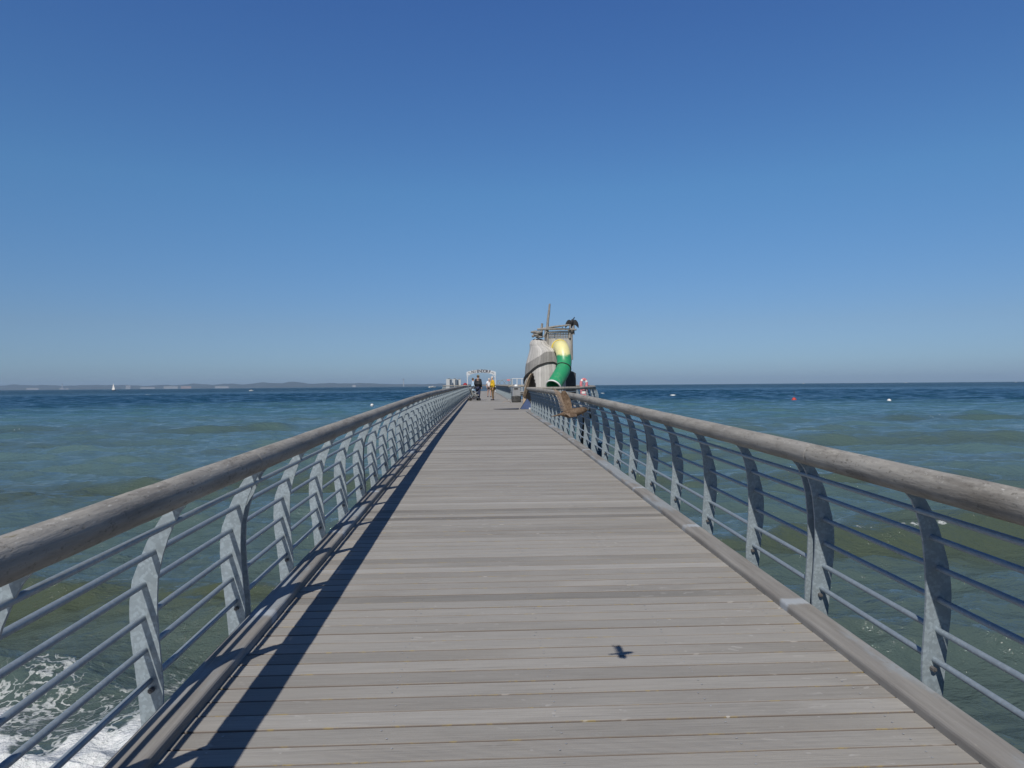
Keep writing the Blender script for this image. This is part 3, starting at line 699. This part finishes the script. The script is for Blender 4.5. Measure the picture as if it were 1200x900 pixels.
    a, b_ = tp(641.5, 396.5, .9), tp(670.0, 396.5, .9); x0, x1, y0 = a.x, b_.x, a.y; ztop = a.z
    board_box('lookout_wall', x0, x1, y0, y0 + 1.35, tp(650, 426, .9).z, ztop, M['panel'])
    board_box('tower_foot', x0 + .5, x1 - .12, y0 + .15, y0 + 1.2, -.01, tp(650, 426, .9).z, M['darkpanel'])
    c, d = tp(666.5, 452, 1.2), tp(675, 452, 1.2); top = tp(670, 435.8, 1.2).z
    MB().prism([(c.x, -.01), (d.x, -.01), (d.x, top - .08), (d.x - .12, top), (c.x, top + .1)], 'y', c.y, c.y + .5).build('dark_cladding', M['darkpanel'], tw)
    zr = tp(650, 387.3, .9).z
    corners = [(x0, y0), (x1, y0), (x1, y0 + 1.35), (x0, y0 + 1.35)]
    for i, (x, y) in enumerate(corners):
        MB().tube([(x, y, ztop - 1.2), (x + .01, y, zr + .12)], [.07, .055], 10).build('corner_post', M['log'], tw)
    net = MB()
    for (p, q) in ((corners[0], corners[1]), (corners[1], corners[2]), (corners[3], corners[2]), (corners[0], corners[3])):
        p, q = Vector((*p, 0)), Vector((*q, 0)); L = (q - p).length; n = int(L / .085)
        for i in range(1, n):
            e = p + (q - p) * i / n; net.tube([(e.x, e.y, ztop), (e.x, e.y, zr - .03)], .018, 5)
        for k in range(1, 4):
            z = ztop + (zr - ztop) * k / 4.0; net.tube([(p.x, p.y, z), (q.x, q.y, z)], .018, 5)
    net.build('net', M['rope'], tw)
    for p, q, r in (((629.5, 386, .75), (675.5, 386.3, .75), .062), ((631, 386.2, .85), (667.5, 380.8, .55), .055), ((641, 389.6, .84), (671, 389, .84), .04), ((672, 386.6, .75), (672.6, 386.2, 2.4), .055), ((641.8, 387, .9), (641, 386.4, 2.4), .055)):
        MB().tube([tp(*p), (tp(*p) + tp(*q)) / 2 + Vector((0, 0, .03)), tp(*q)], [r, r * 1.05, r * .8], 10).build('rail_log', M['log'], tw)
    MB().tube([tp(641, 396, 1.0), tp(641.3, 386, 1.0), tp(642.2, 374, 1.0), tp(643.4, 365, 1.0), tp(644.2, 356, 1.0)], [.085, .08, .07, .062, .05], 10).build('mast', M['log'], tw)
    MB().tube([tp(634.5, 396, 1.1), tp(634.8, 386, 1.1), tp(635.3, 379, 1.1)], [.075, .065, .06], 10).build('short_pole', M['log'], tw)
    MB().tube([tp(667.8, 396, .9), tp(668, 386, .9), tp(668.2, 380.4, .9)], [.07, .06, .055], 10).build('short_pole', M['log'], tw)
    MB().tube([tp(672, 392, .95), tp(672, 386, .95), tp(672.2, 379.8, .95)], [.07, .06, .055], 10).build('short_pole', M['log'], tw)
    br = MB()
    br.tube([tp(640.4, 388, .8), tp(637, 395, .8)], .05, 8); br.tube([tp(660, 387, .74), tp(659, 383.6, .7)], .03, 8)
    br.build('brace', M['log'], tw)
    nb = MB(); rnd = random.Random(3)
    for i in range(26):
        q = tp(rnd.uniform(624.5, 634.5), rnd.uniform(388.8, 395), rnd.uniform(.6, 1.5)); nb.ball(q, (rnd.uniform(.07, .15), rnd.uniform(.07, .14), rnd.uniform(.05, .1)), 8, 5)
    nb.build('rope_bundle', M['rope'], tw)
build_tower()
# tube slide
M['slide'] = None
t = NT('slide plastic'); p = t.obj(); sp = t.n('SeparateXYZ'); t.l(p, sp.inputs[0])
zsplit = tp(660, 416, 0).z
n = t.noise(t.obj(), 6, 3); h = t.math('ADD', sp.outputs[2], t.math('MULTIPLY', t.math('SUBTRACT', n, .5), .35))
dirt = t.noise(t.obj((1, 1, .4)), 4, 5, .65)
c = t.mix(t.step(h, zsplit - .12, zsplit + .12), (.030, .30, .13), (.84, .77, .36)); c = t.mix(t.math('MULTIPLY', t.step(dirt, .5, .75), .25), c, (.35, .42, .30))
M['slide'] = t.done(c, .38)
M['yellow'] = plain('yellow plastic', (.75, .58, .04), .4, 0, .08)
def slide():
    sd = thing('tube_slide', 'tube slide, yellow at the top and green below, on the wooden tower', 'slide', TW)
    pts = [(655.2, 408, 1.0), (656.0, 407.6, .62), (657, 407.2, .25), (658.2, 408.2, -.08), (659.4, 411, -.30), (660.3, 415.5, -.44), (661, 421, -.55), (661.1, 427, -.7), (660, 432.5, -.9), (657.2, 438.5, -1.15), (653, 445.5, -1.45), (648.6, 453, -1.8)]
    P = [tp(*q) for q in pts]
    # smooth the path
    def cr(P, n=5):
        out = []
        for i in range(len(P) - 1):
            a, b_, c_, d = P[max(i - 1, 0)], P[i], P[i + 1], P[min(i + 2, len(P) - 1)]
            for k in range(n):
                t_ = k / n; out.append(.5 * ((2 * b_) + (c_ - a) * t_ + (2 * a - 5 * b_ + 4 * c_ - d) * t_ ** 2 + (3 * b_ - a - 3 * c_ + d) * t_ ** 3))
        return out + [P[-1]]
    P = cr(P); r = .395
    o = MB().tube(P, r, 36, cap=False).build('tube', M['slide'], sd); md = o.modifiers.new('thick', 'SOLIDIFY'); md.thickness = .03; md.offset = -1
    def ring(i, name, rad, mat, w_):
        tdir = (P[min(i + 1, len(P) - 1)] - P[i - 1]).normalized()
        o = MB().tube([P[i] - tdir * w_, P[i] + tdir * w_], rad, 36, cap=False, smooth=True).build(name, mat, sd); m2 = o.modifiers.new('thick', 'SOLIDIFY'); m2.thickness = .05; m2.offset = -.2
    ring(39, 'seam_ring', r + .012, M['blackrubber'], .022); ring(len(P) - 1, 'rim', r + .02, M['white'], .035); ring(5, 'entry_collar', r + .05, M['yellow'], .05)
    f = tp(646.5, 451, -1.7)
    MB().tube([(f.x + .42, f.y + .25, -.0), (f.x + .42, f.y + .25, f.z - .1)], .05, 10).build('support_leg', M['galv'], sd)
slide()
# ------------------------------------------------------------------ people
M['skin'] = plain('skin', (.48, .30, .23), .6, 0, .08); M['hair'] = plain('grey hair', (.50, .47, .43), .8); M['brownhair'] = plain('brown hair', (.12, .08, .05), .8)
def skin(name, pts, edges, mat, parent, sub=1, root=0):
    me = bpy.data.meshes.new(name); me.from_pydata([p[:3] for p in pts], edges, []); me.materials.append(mat)
    o = link(name, me, parent); md = o.modifiers.new('skin', 'SKIN'); md.use_smooth_shade = True
    for i, p in enumerate(pts):
        r = p[3]; sv = me.skin_vertices[0].data[i]; sv.radius = r if isinstance(r, tuple) else (r, r); sv.use_root = (i == root)
    s_ = o.modifiers.new('smooth', 'SUBSURF'); s_.levels = sub; s_.render_levels = sub
    return o
def person(px, depth, rz, h, label, top, trousers, shoes, hat=None, hair='hair', stride=.06, shorts=False, longcoat=False, reach=0.0, bare_arms=False, lean=0.0):
    b = at(px, 455, depth); z = prof(b.y)
    o = thing('person', label, 'person', (b.x, b.y, z), rz, 'people on the pier')
    k = h / 1.75; s = stride
    # the figure faces local -Y
    J = {'pel': (0, 0, .93, .125), 'waist': (0, -.01 - lean * .3, 1.10, .125), 'chest': (0, -lean * .7, 1.32, .14), 'neck': (0, -lean - .005, 1.49, .058), 'jaw': (0, -lean - .03, 1.57, .070), 'skull': (0, -lean - .018, 1.655, .088), 'nose': (0, -lean - .125, 1.60, .014)}
    for q, sg in (('l', 1), ('r', -1)):
        f = s * sg
        J['hip' + q] = (.09 * sg, 0, .88, .095); J['knee' + q] = (.095 * sg, -f * .6 - .02, .49, .06); J['ank' + q] = (.095 * sg, -f + .02, .085, .042); J['toe' + q] = (.105 * sg, -f - .13, .035, .032)
        J['sho' + q] = (.185 * sg, -lean * .9, 1.42, .062); J['elb' + q] = (.25 * sg, -lean * .6 + .03 - reach * .08, 1.13, .043); J['wri' + q] = (.23 * sg, -.08 - reach * .34, .93 + reach * .1, .03)
        J['palm' + q] = (.225 * sg, -.10 - reach * .38, .86 + reach * .1, .034)
    B = ['pel', 'waist', 'chest', 'neck', 'jaw', 'skull', 'nose']; E = [('pel', 'waist'), ('waist', 'chest'), ('chest', 'neck'), ('neck', 'jaw'), ('jaw', 'skull'), ('jaw', 'nose')]
    for q, sg in (('l', 1), ('r', -1)):
        E += [('pel', 'hip' + q), ('hip' + q, 'knee' + q), ('knee' + q, 'ank' + q), ('ank' + q, 'toe' + q), ('chest', 'sho' + q), ('sho' + q, 'elb' + q), ('elb' + q, 'wri' + q), ('wri' + q, 'palm' + q)]
        B += [n_ + q for n_ in ('hip', 'knee', 'ank', 'toe', 'sho', 'elb', 'wri', 'palm')]
        # fingers and thumb
        px_, py_, pz_ = J['palm' + q][:3]
        for fi, (dx, dl) in enumerate(((-.028, .065), (-.009, .078), (.010, .073), (.028, .056))):
            a = 'f%d' % fi + q; J[a] = (px_ + .006 * sg, py_ + dx, pz_ - .045, .0105); c_ = 'g%d' % fi + q; J[c_] = (px_ - .012 * sg, py_ + dx - .006, pz_ - .045 - dl * .75, .009); B += [a, c_]; E += [('palm' + q, a), (a, c_)]
        J['th' + q] = (px_ - .02 * sg, py_ - .052, pz_ - .035, .011); B.append('th' + q); E.append(('palm' + q, 'th' + q))
    def mk(name, names, edges, mat, grow, over={}):
        pts = []
        for n_ in names:
            x, y, zz, r = J[n_]; g_ = over.get(n_, grow); g_ = g_ if isinstance(g_, tuple) else (g_, g_)
            if n_ in ('waist', 'chest', 'pel'): rr = (r * 1.22 + g_[0], r * .82 + g_[1])
            else: rr = (r + g_[0], r + g_[1])
            pts.append((x * k, y * k, zz * k, (rr[0] * k, rr[1] * k)))
        ix = {n_: i for i, n_ in enumerate(names)}
        return skin(name, pts, [(ix[a], ix[c_]) for a, c_ in edges if a in ix and c_ in ix], mat, o)
    mk('body', B, E, M['skin'], 0)
    J['cuffl'] = tuple(J['wril'][:3]) + (.036,); J['cuffr'] = tuple(J['wrir'][:3]) + (.036,)
    J['hem'] = (0, .0, .70 if longcoat else .86, .15)
    if bare_arms:
        J['slvl'] = (.235, -lean * .7 + .015, 1.22, .05); J['slvr'] = (-.235, -lean * .7 + .015, 1.22, .05)
        mk('shirt', ['pel', 'waist', 'chest', 'neck', 'shol', 'shor', 'slvl', 'slvr'], E + [('shol', 'slvl'), ('shor', 'slvr')], top, .022, {'neck': .006})
    else:
        nm = ['pel', 'waist', 'chest', 'neck', 'shol', 'shor', 'elbl', 'elbr', 'cuffl', 'cuffr', 'hem']
        mk('jacket', nm, E + [('pel', 'hem'), ('elbl', 'cuffl'), ('elbr', 'cuffr')], top, .032, {'neck': .02, 'hem': (.05, .012), 'pel': .05, 'cuffl': .006, 'cuffr': .006})
    if shorts:
        for q in 'lr': J['half' + q] = tuple((a + c_) / 2 for a, c_ in zip(J['hip' + q][:3], J['knee' + q][:3])) + (.082,)
        mk('shorts', ['pel', 'hipl', 'hipr', 'halfl', 'halfr'], E + [('hipl', 'halfl'), ('hipr', 'halfr')], trousers, .018)
    else:
        mk('trousers', ['pel', 'hipl', 'hipr', 'kneel', 'kneer', 'ankl', 'ankr'], E, trousers, .02, {'ankl': .022, 'ankr': .022, 'kneel': .025, 'kneer': .025})
    for q in 'lr':
        a, c_ = J['ank' + q], J['toe' + q]
        MB().tube([(a[0] * k, (a[1] + .07) * k, .05 * k), (a[0] * k, a[1] * k, .058 * k), (c_[0] * k, c_[1] * k, .045 * k), (c_[0] * k, (c_[1] - .06) * k, .035 * k)], [.034 * k, .05 * k, .045 * k, .022 * k], 10).build('shoe', shoes, o)
    sx, sy, sz = (q * k for q in J['skull'][:3])
    if hat:
        mb = MB(); mb.tube([(sx, sy + .01, sz + .01), (sx, sy + .01, sz + .06 * k), (sx, sy + .005, sz + .115 * k)], [.104 * k, .100 * k, .05 * k], 14)
        mb.prism([(sx - .09, sy - .06), (sx + .09, sy - .06), (sx + .06, sy - .19), (sx - .06, sy - .19)], 'z', sz + .012, sz + .026); mb.build('cap', hat, o)
    MB().ball((sx, sy + .022 * k, sz + .015 * k), (.096 * k, .10 * k, .105 * k), 12, 8).build('hair', M[hair], o)
    return o
M['blackcoat'] = plain('black padded jacket', (.018, .019, .024), .75, 0, .3, 8, (1, 1, 5)); M['jeans'] = plain('dark blue jeans', (.028, .038, .085), .85)
M['yellowcoat'] = plain('mustard yellow jacket', (.62, .39, .015), .75, 0, .15, 8); M['brown'] = plain('brown trousers', (.17, .11, .06), .85)
M['lightblue'] = plain('light blue shirt', (.42, .56, .70), .8, 0, .1); M['whiteshirt'] = plain('white shirt', (.80, .79, .80), .8, 0, .05); M['grey'] = plain('dark grey cloth', (.07, .07, .08), .85)
M['olive'] = plain('olive cap', (.22, .20, .12), .85); M['shoe'] = plain('dark shoe', (.03, .03, .045), .6); M['pinkhair'] = plain('light hair', (.62, .55, .50), .8)
person(560.3, 50.2, R(152), 1.79, 'person in black hooded jacket, dark jeans and olive cap beside the pushchair', M['blackcoat'], M['jeans'], M['shoe'], hat=M['olive'], hair='brownhair', longcoat=True)
person(577.6, 50.2, R(-68), 1.68, 'person in mustard yellow jacket and brown trousers, back partly turned', M['yellowcoat'], M['brown'], M['shoe'], hair='pinkhair', longcoat=True, stride=.05, lean=.05)
person(554.2, 53.0, R(95), 1.60, 'person in light blue shirt half hidden behind the black jacket', M['lightblue'], M['grey'], M['shoe'], hair='brownhair', reach=.9)
person(573.2, 63.0, R(15), 1.66, 'person in white shirt and shorts walking nearer the arch', M['whiteshirt'], M['grey'], M['shoe'], hair='pinkhair', shorts=True, bare_arms=True, stride=.14)
# pushchair
M['seat'] = plain('beige grey fabric', (.26, .25, .23), .85)
b = at(555.2, 460, 49.6); pc = thing('pushchair', 'dark pushchair with pale seat beside the person in black', 'pushchair', (b.x, b.y, prof(b.y)), R(105))
for x, y in ((-.24, -.34), (.24, -.34), (-.26, .3), (.26, .3)):
    wh = MB(); wh.tube([(x - .025, y, .10), (x + .025, y, .10)], .10, 16); wh.build('wheel', M['blackrubber'], pc)
fr = MB()
for x in (-.22, .22):
    fr.tube([(x, -.34, .12), (x, .05, .5), (x, .45, 1.02)], .016, 8); fr.tube([(x, .3, .12), (x, .05, .5), (x, -.25, .62)], .016, 8)
fr.tube([(-.22, .45, 1.02), (.22, .45, 1.02)], .02, 8); fr.build('frame', M['galv'], pc)
MB().prism([(-.32, .34), (.12, .34), (.30, .82), (.22, .86), (.05, .45), (-.32, .42)], 'x', -.19, .19).build('seat', M['seat'], pc)
MB().prism([(.24, .80), (.05, 1.00), (-.12, .98), (-.2, .86), (-.12, .92), (.04, .93), (.2, .76)], 'x', -.21, .21).build('canopy', M['grey'], pc)
MB().prism([(-.2, .16), (.28, .16), (.3, .30), (-.22, .30)], 'x', -.18, .18).build('basket', M['grey'], pc)
# ------------------------------------------------------------------ bin, tent, ring, cable
b = at(605, 472.3, 44.5); bn = thing('litter_bin', 'grey metal litter bin with dark slot and sooty lower half beside the tower', 'litter bin', (b.x, b.y, prof(b.y)), R(6))
M['binmetal'] = plain('grey sheet metal', (.36, .37, .38), .5, .3, .15); M['soot'] = plain('sooty rubber', (.06, .06, .058), .85, 0, .6, 9)
q = .9
MB().prism([(-.24, .40), (.24, .40), (.225, .95), (-.225, .95)], 'y', -.2, .2).build('body', M['binmetal'], bn)
MB().tube([(0, 0, 0), (0, 0, .06), (0, 0, .36), (0, 0, .42)], [.27, .30, .31, .24], 8, smooth=False).build('lower_drum', M['soot'], bn)
MB().box((0, 0, .985), (.50, .46, .06)).build('lid', M['binmetal'], bn)
MB().box((-.04, -.203, .85), (.24, .02, .08)).build('slot', M['black'], bn)
MB().tube([(0, 0, 1.01), (0, 0, 1.10), (0, 0, 1.12)], [.11, .11, .04], 10).build('ashtray', M['white'], bn)
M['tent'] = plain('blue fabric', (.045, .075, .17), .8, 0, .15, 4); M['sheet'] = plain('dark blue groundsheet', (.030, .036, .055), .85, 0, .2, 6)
c0 = at(614, 480.2, 33.0); c0 = Vector((c0.x + .22, c0.y + .15, prof(33.2)))
tn = thing('beach_tent', 'small blue triangular tent in front of the tower doorway', 'tent', c0)
MB().add([(-.40, -.10, .01), (.24, -.16, .01), (.28, .55, .01), (-.22, .58, .01), (-.06, .05, .50), (.06, .5, .42)],
         [(0, 1, 4), (1, 2, 5, 4), (2, 3, 5), (3, 0, 4, 5), (0, 3, 2, 1)], 0).build('canopy', M['tent'], tn)
MB().box((.10, -.22, .04), (.18, .07, .07)).build('pouch', M['whiteshirt'], tn)
MB().tube([(-.40, -.10, .01), (-.06, .05, .51)], .010, 6).build('pole', M['blackrubber'], tn)
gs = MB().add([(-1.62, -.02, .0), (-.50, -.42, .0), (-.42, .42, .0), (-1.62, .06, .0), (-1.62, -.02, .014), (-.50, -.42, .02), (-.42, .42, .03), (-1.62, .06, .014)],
         [(3, 2, 1, 0), (4, 5, 6, 7), (0, 1, 5, 4), (1, 2, 6, 5), (2, 3, 7, 6), (3, 0, 4, 7)]).build('strip', M['sheet'], None, c0 + Vector((0, 0, .012)))
tag(gs, 'dark pointed groundsheet spread on the boards left of the blue tent', 'strip')  # flat dark piece on the deck, tapering to the left
mb = MB(); P = [at(590 + 8 * math.cos(a) * .6 + 4, 474.5 - 1.9 * max(0, math.sin(a)), 43) for a in [PI - PI * i / 16 for i in range(17)]]
b0 = Vector((P[0].x, P[0].y, prof(P[0].y)))
hp = MB().tube([(p.x - b0.x, (i - 8) * .03, max(.012, .12 * math.sin(PI * i / 16))) for i, p in enumerate(P)], .012, 8).build('hose', M['oak'], None, b0)
tag(hp, 'thin brown hose looping on the boards left of the litter bin', 'hose')
# lifebuoy on the curved railing
p = at(684, 452, 37.5); b0 = Vector((5.98, 37.2, prof(37.2)))
M['pink'] = plain('faded red plastic', (.66, .22, .25), .5, 0, .2, 8)
lb = thing('lifebuoy_post', 'faded red lifebuoy holder on a post by the curved railing', 'lifebuoy', (p.x, p.y, prof(p.y)))
MB().tube([(0, 0, 0), (0, 0, 1.2)], .04, 10).build('post', M['galv'], lb)
mb = MB(); n = 28
ringp = [(.18 * 1.0 * math.sin(a) * .85, -.08, 1.12 + .27 * math.cos(a)) for a in (2 * PI * i / n for i in range(n + 1))]
mb.tube(ringp, .075, 10); mb.build('ring', M['pink'], lb)
st = MB()
for a in (.7, 2.4, 3.9, 5.6): st.tube([ringp[int(a / (2 * PI) * n) % n], ringp[(int(a / (2 * PI) * n) + 2) % n]], .08, 10)
st.build('white_band', M['white'], lb)
MB().box((0, -.03, .66), (.36, .1, .40)).build('rope_box', M['pink'], lb); MB().box((-.02, -.084, .70), (.18, .012, .16)).build('notice', M['white'], lb)
# ------------------------------------------------------------------ arch with lettering
M['archwhite'] = plain('white painted steel', (.60, .63, .66), .5, 0, .08)
ay = 108.5; az = prof(ay); ar = thing('pier_arch', 'white arch over the pier with curved name board', 'arch', (0.0, ay, az))
xa, xb = at(547.8, 452, 108.6).x, at(580.3, 452, 108.6).x; mid = (xa + xb) / 2; half = (xb - xa) / 2
for x in (xa, xb):
    MB().box((x, 0, 1.5), (.13, .13, 3.0)).build('post', M['archwhite'], ar)
def arcz(x, z0, rise): return z0 + rise * (1 - ((x - mid) / half) ** 2)
xs = [xa - .12 + (2 * half + .24) * i / 40 for i in range(41)]
poly = [(x, arcz(x, 2.52, .40)) for x in xs] + [(x, arcz(x, 3.08, .33)) for x in reversed(xs)]
MB().prism(poly, 'y', -.05, .05).build('name_board', M['archwhite'], ar)
for s_, x in ((1, xa), (-1, xb)):
    MB().tube([(x, 0, 2.0), (x + s_ * .12, 0, 2.35), (x + s_ * .45, 0, 2.66)], .04, 8).build('brace', M['archwhite'], ar)
M['letter'] = plain('dark lettering', (.05, .05, .075), .6)
for i, ch in enumerate('NIENDORF'):
    x = mid + (i - 3.5) * half * 2 / 11.6; fc = bpy.data.curves.new('letter', 'FONT'); fc.body = ch; fc.size = .60; fc.align_x = 'CENTER'; fc.align_y = 'CENTER'; fc.extrude = .012; fc.offset = .016
    fc.materials.append(M['letter']); tmp = bpy.data.objects.new('letter_outline', fc); lm = bpy.data.meshes.new_from_object(tmp); bpy.data.objects.remove(tmp); bpy.data.curves.remove(fc); o = link('letter', lm, ar); o.location = (x, -.066, arcz(x, 2.80, .365)); o.rotation_euler = (PI / 2, math.atan(1.46 * (x - mid) / half / half * .5), 0)
for s_ in (-1, 1):
    x = mid + s_ * half * .83; P = [(x - .2 + .4 * i / 14, -.062, arcz(x, 2.80, .365) + .08 * math.sin(i * PI / 7)) for i in range(15)]
    MB().tube(P, .025, 6).build('wave_ornament', M['letter'], ar)
# ------------------------------------------------------------------ pier head furniture
def cabin(px0, px1, depth, htop, label, win):
    a, b = at(px0, 452, depth), at(px1, 452, depth); wd = b.x - a.x; m_ = (a + b) / 2
    o = thing('cabin', label, 'cabin', (m_.x, m_.y, prof(m_.y)), 0, 'cabins on the pier head')
    MB().box((0, 0, htop / 2), (wd, 1.0, htop)).build('wall', M['cabin'], o)
    MB().box((.04 * wd, 0, htop + .035), (wd * .5, .9, .07)).build('roof', M['soot'], o)
    x = -wd / 2 if win < 0 else wd / 2
    MB().box((x * .62, -.506, htop * .52), (wd * .34, .025, htop * .9)).build('door', M['cabin_door'], o)
M['cabin'] = plain('pale grey cabin paint', (.50, .52, .53), .6, 0, .08); M['cabin_door'] = plain('blue grey door', (.07, .10, .14), .5)
cabin(523.0, 529.4, 101, 1.93, 'leftmost pale cabin with a dark door at pier head', 1)
cabin(530.2, 535.4, 102.5, 1.95, 'widest pale cabin standing in the middle of the row at the pier head', 1)
cabin(536, 540.2, 103.5, 1.88, 'dark blue grey fronted cabin nearest the arch', -1)
b = at(545.2, 452, 104.5); o = thing('sunshade', 'dark red domed sunshade between the cabins and the arch', 'sunshade', (b.x, b.y, prof(b.y)))
MB().tube([(0, 0, 0), (0, 0, 1.35)], .03, 8).build('pole', M['white'], o)
mb = MB(); mb.loft([[(r * math.cos(a), r * math.sin(a), z) for a in (2 * PI * i / 14 for i in range(14))] for r, z in ((.33, .98), (.32, 1.12), (.26, 1.26), (.14, 1.36), (.02, 1.40))], 0, True); M['darkred'] = plain('dark red cloth', (.26, .02, .035), .8); mb.build('canopy', M['darkred'], o)
gy = 112.0
gw = thing('gangway', 'pale steel gangway frame with trussed sides beyond the litter bin', 'gangway', (0, gy, prof(gy)))
x0, x1, x2 = at(582.5, 452, gy).x, at(599.5, 452, gy).x, at(617.5, 452, gy).x
for yy in (-.7, .7):
    fr = MB(); fr.tube([(x0, yy, .85), (x0 + .1, yy, 1.72), (x1, yy, 1.98)], .035, 8); fr.tube([(x0, yy, .85), (x1, yy, .85)], .035, 8); fr.tube([(x1, yy, 1.98), (x1, yy, 0)], .04, 8); fr.tube([(x0, yy, .85), (x0, yy, 0)], .04, 8)
    for i in range(3):
        u, v = x0 + (x1 - x0) * i / 3, x0 + (x1 - x0) * (i + 1) / 3; fr.tube([(u, yy, .88), (v, yy, 1.75 + .07 * i)], .022, 6); fr.tube([(v, yy, .88), (u + .06, yy, 1.72 + .07 * i)], .022, 6)
    fr.build('truss_side', M['galv'], gw)
    fr = MB(); fr.tube([(x1 + .1, yy, 2.0), (x2, yy, 2.0)], .04, 8); fr.tube([(x1 + .1, yy, 1.0), (x2, yy, 1.0)], .03, 8)
    for i in range(4): u = x1 + .1 + (x2 - x1 - .1) * i / 3; fr.tube([(u, yy, 0), (u, yy, 2.0)], .03, 8)
    fr.build('rail_side', M['white'], gw)
MB().box(((x0 + x1) / 2, 0, .82), (x1 - x0, 1.3, .05)).build('walkway', M['galv'], gw)
MB().box((x1 - .5, -.78, 1.78), (.5, .05, .22)).build('red_sign', M['pink'], gw)
# ------------------------------------------------------------------ birds
M['cormorant'] = plain('black feathers', (.020, .021, .024), .6, 0, .4, 12)
p = tp(670.2, 382.0, .88) + TW; cm = thing('cormorant', 'black cormorant drying its spread wings on top of the tower', 'bird', p)
def cormorant():
    mb = MB()
    mb.tube([(0, .12, -.04), (0, .06, .06), (0, .0, .18), (0, -.03, .30), (.03, -.03, .38), (.10, -.05, .44), (.14, -.07, .50), (.145, -.10, .535)], [.02, .07, .105, .10, .06, .035, .03, .034], 12)
    mb.tube([(.145, -.12, .535), (.12, -.2, .54)], [.014, .006], 6)
    for s_ in (-1, 1):
        rings = []
        for t_, (x, zt, zb, y) in enumerate(((.04, .33, .12, 0), (.17, .40, .07, -.02), (.28, .36, .0, -.03), (.37, .24, -.10, -.02), (.43, .06, -.13, 0))):
            rings.append([(s_ * x, y - .015, zb), (s_ * x, y - .02, (zt + zb) / 2), (s_ * x, y - .015, zt), (s_ * x, y + .015, zt), (s_ * x, y + .02, (zt + zb) / 2), (s_ * x, y + .015, zb)])
        mb.loft(rings, 0, False)
    mb.tube([(0, .1, .06), (0, .2, -.1)], [.05, .03], 8)
    mb.build('body', M['cormorant'], cm)
cormorant(); cm.scale = (.88, .88, .88)
def m_feather():
    t = NT('brown feathers'); n = t.noise(t.obj((1, 1, 1)), 70, 5, .65); n2 = t.noise(t.obj((30, 30, 6)), 14, 4, .7)
    c = t.ramp(n, (.3, (.070, .046, .030)), (.5, (.145, .10, .067)), (.7, (.24, .18, .13)))
    c = t.mix(t.math('MULTIPLY', t.step(n2, .52, .66), .6), c, (.05, .032, .02)); return t.done(c, .85, 0, None, .2)
M['feather'] = m_feather(); M['quill'] = plain('pale flight feathers', (.27, .20, .145), .85, 0, .3, 200); M['beak'] = plain('beak', (.09, .08, .07), .5)
bp = at(667.5, 484, 2.55); sw = thing('sparrow', 'small brown bird in flight with one wing raised in front of the right railing', 'bird', bp)
def sparrow():
    U = 2.55 / FPX                                   # a photo pixel at the bird, in metres
    mb = MB()
    sec = [(-21.5, -3.8, .3, 1.0), (-17, -3.0, .8, 2.3), (-11, -1.6, 1.3, 2.4), (-7, -1.0, 3.0, 3.0), (-2, -.8, 5.0, 5.0), (3, 0, 5.6, 5.6), (9, 1.4, 5.0, 5.0), (13, 2.4, 4.3, 4.3), (17, 3.4, 3.5, 3.5), (19.8, 3.7, 2.2, 2.2), (20.8, 3.7, 1.0, 1.0)]
    n = 14
    mb.loft([[(x * U, math.cos(a) * ry * U, (z + math.sin(a) * rz_) * U) for a in (2 * PI * i / n for i in range(n))] for x, z, rz_, ry in sec], 0, True)
    def wing(root, tip, chord, sweep_, ncut, side):
        root, tip = Vector(root), Vector(tip); ax = tip - root
        rings = []; N = 16
        for i in range(N + 1):
            t_ = i / N; lead = root + ax * t_ + Vector((2.2 * math.sin(t_ * PI) + 1.0 * t_, 0, 0))
            ch_ = chord * (1 - .12 * t_) * (1 if t_ < .8 else 1 - (t_ - .8) * 2.6)
            if i % 2: ch_ *= .86
            tr = lead + Vector((-ch_, .06 * ch_ * side, -sweep_ * ch_)); mdl = (lead + tr) / 2 + Vector((0, 1.2 * side, .3))
            rings.append([lead * U, mdl * U, tr * U, (tr + Vector((0, .35, 0))) * U, (mdl + Vector((0, .6, 0))) * U, (lead + Vector((0, .9, 0))) * U])
        mb.loft(rings, 0, False)
        for i in range(1, N):                          # separate flight feathers along the trailing edge
            t_ = i / N; lead = root + ax * t_; a = lead + Vector((-chord * .55, .2 * side, -sweep_ * chord * .5)); L = chord * (.62 if t_ < .55 else .62 + (t_ - .55) * .9)
            d = Vector((-1, .05 * side, -.18 + t_ * .9)).normalized() * L; w_ = Vector((.15, 0, .62))
            mb.add([(a - w_) * U, (a + w_) * U, (a + d + w_ * .45) * U, (a + d - w_ * .45) * U, (a - w_ + Vector((0, .3, 0))) * U, (a + w_ + Vector((0, .3, 0))) * U, (a + d + w_ * .45 + Vector((0, .3, 0))) * U, (a + d - w_ * .45 + Vector((0, .3, 0))) * U],
                   [(3, 2, 1, 0), (4, 5, 6, 7), (0, 1, 5, 4), (1, 2, 6, 5), (2, 3, 7, 6), (3, 0, 4, 7)], 1)
    wing((3.5, 3, 3), (-4.2, 13, 26), 11, .12, 0, 1)
    wing((5, -3.5, 0), (4, -19, -3.5), 10, .02, 0, -1)
    mb.build('body', [M['feather'], M['quill']], sw)
    MB().tube([(20.4 * U, 0, 3.7 * U), (23.4 * U, 0, 3.3 * U)], [.9 * U, .15 * U], 6).build('beak', M['beak'], sw)
    for s_ in (-1, 1): MB().ball((17.6 * U, s_ * 2.9 * U, 4.6 * U), .55 * U, 8, 6).build('eye', M['black'], sw)
sparrow()
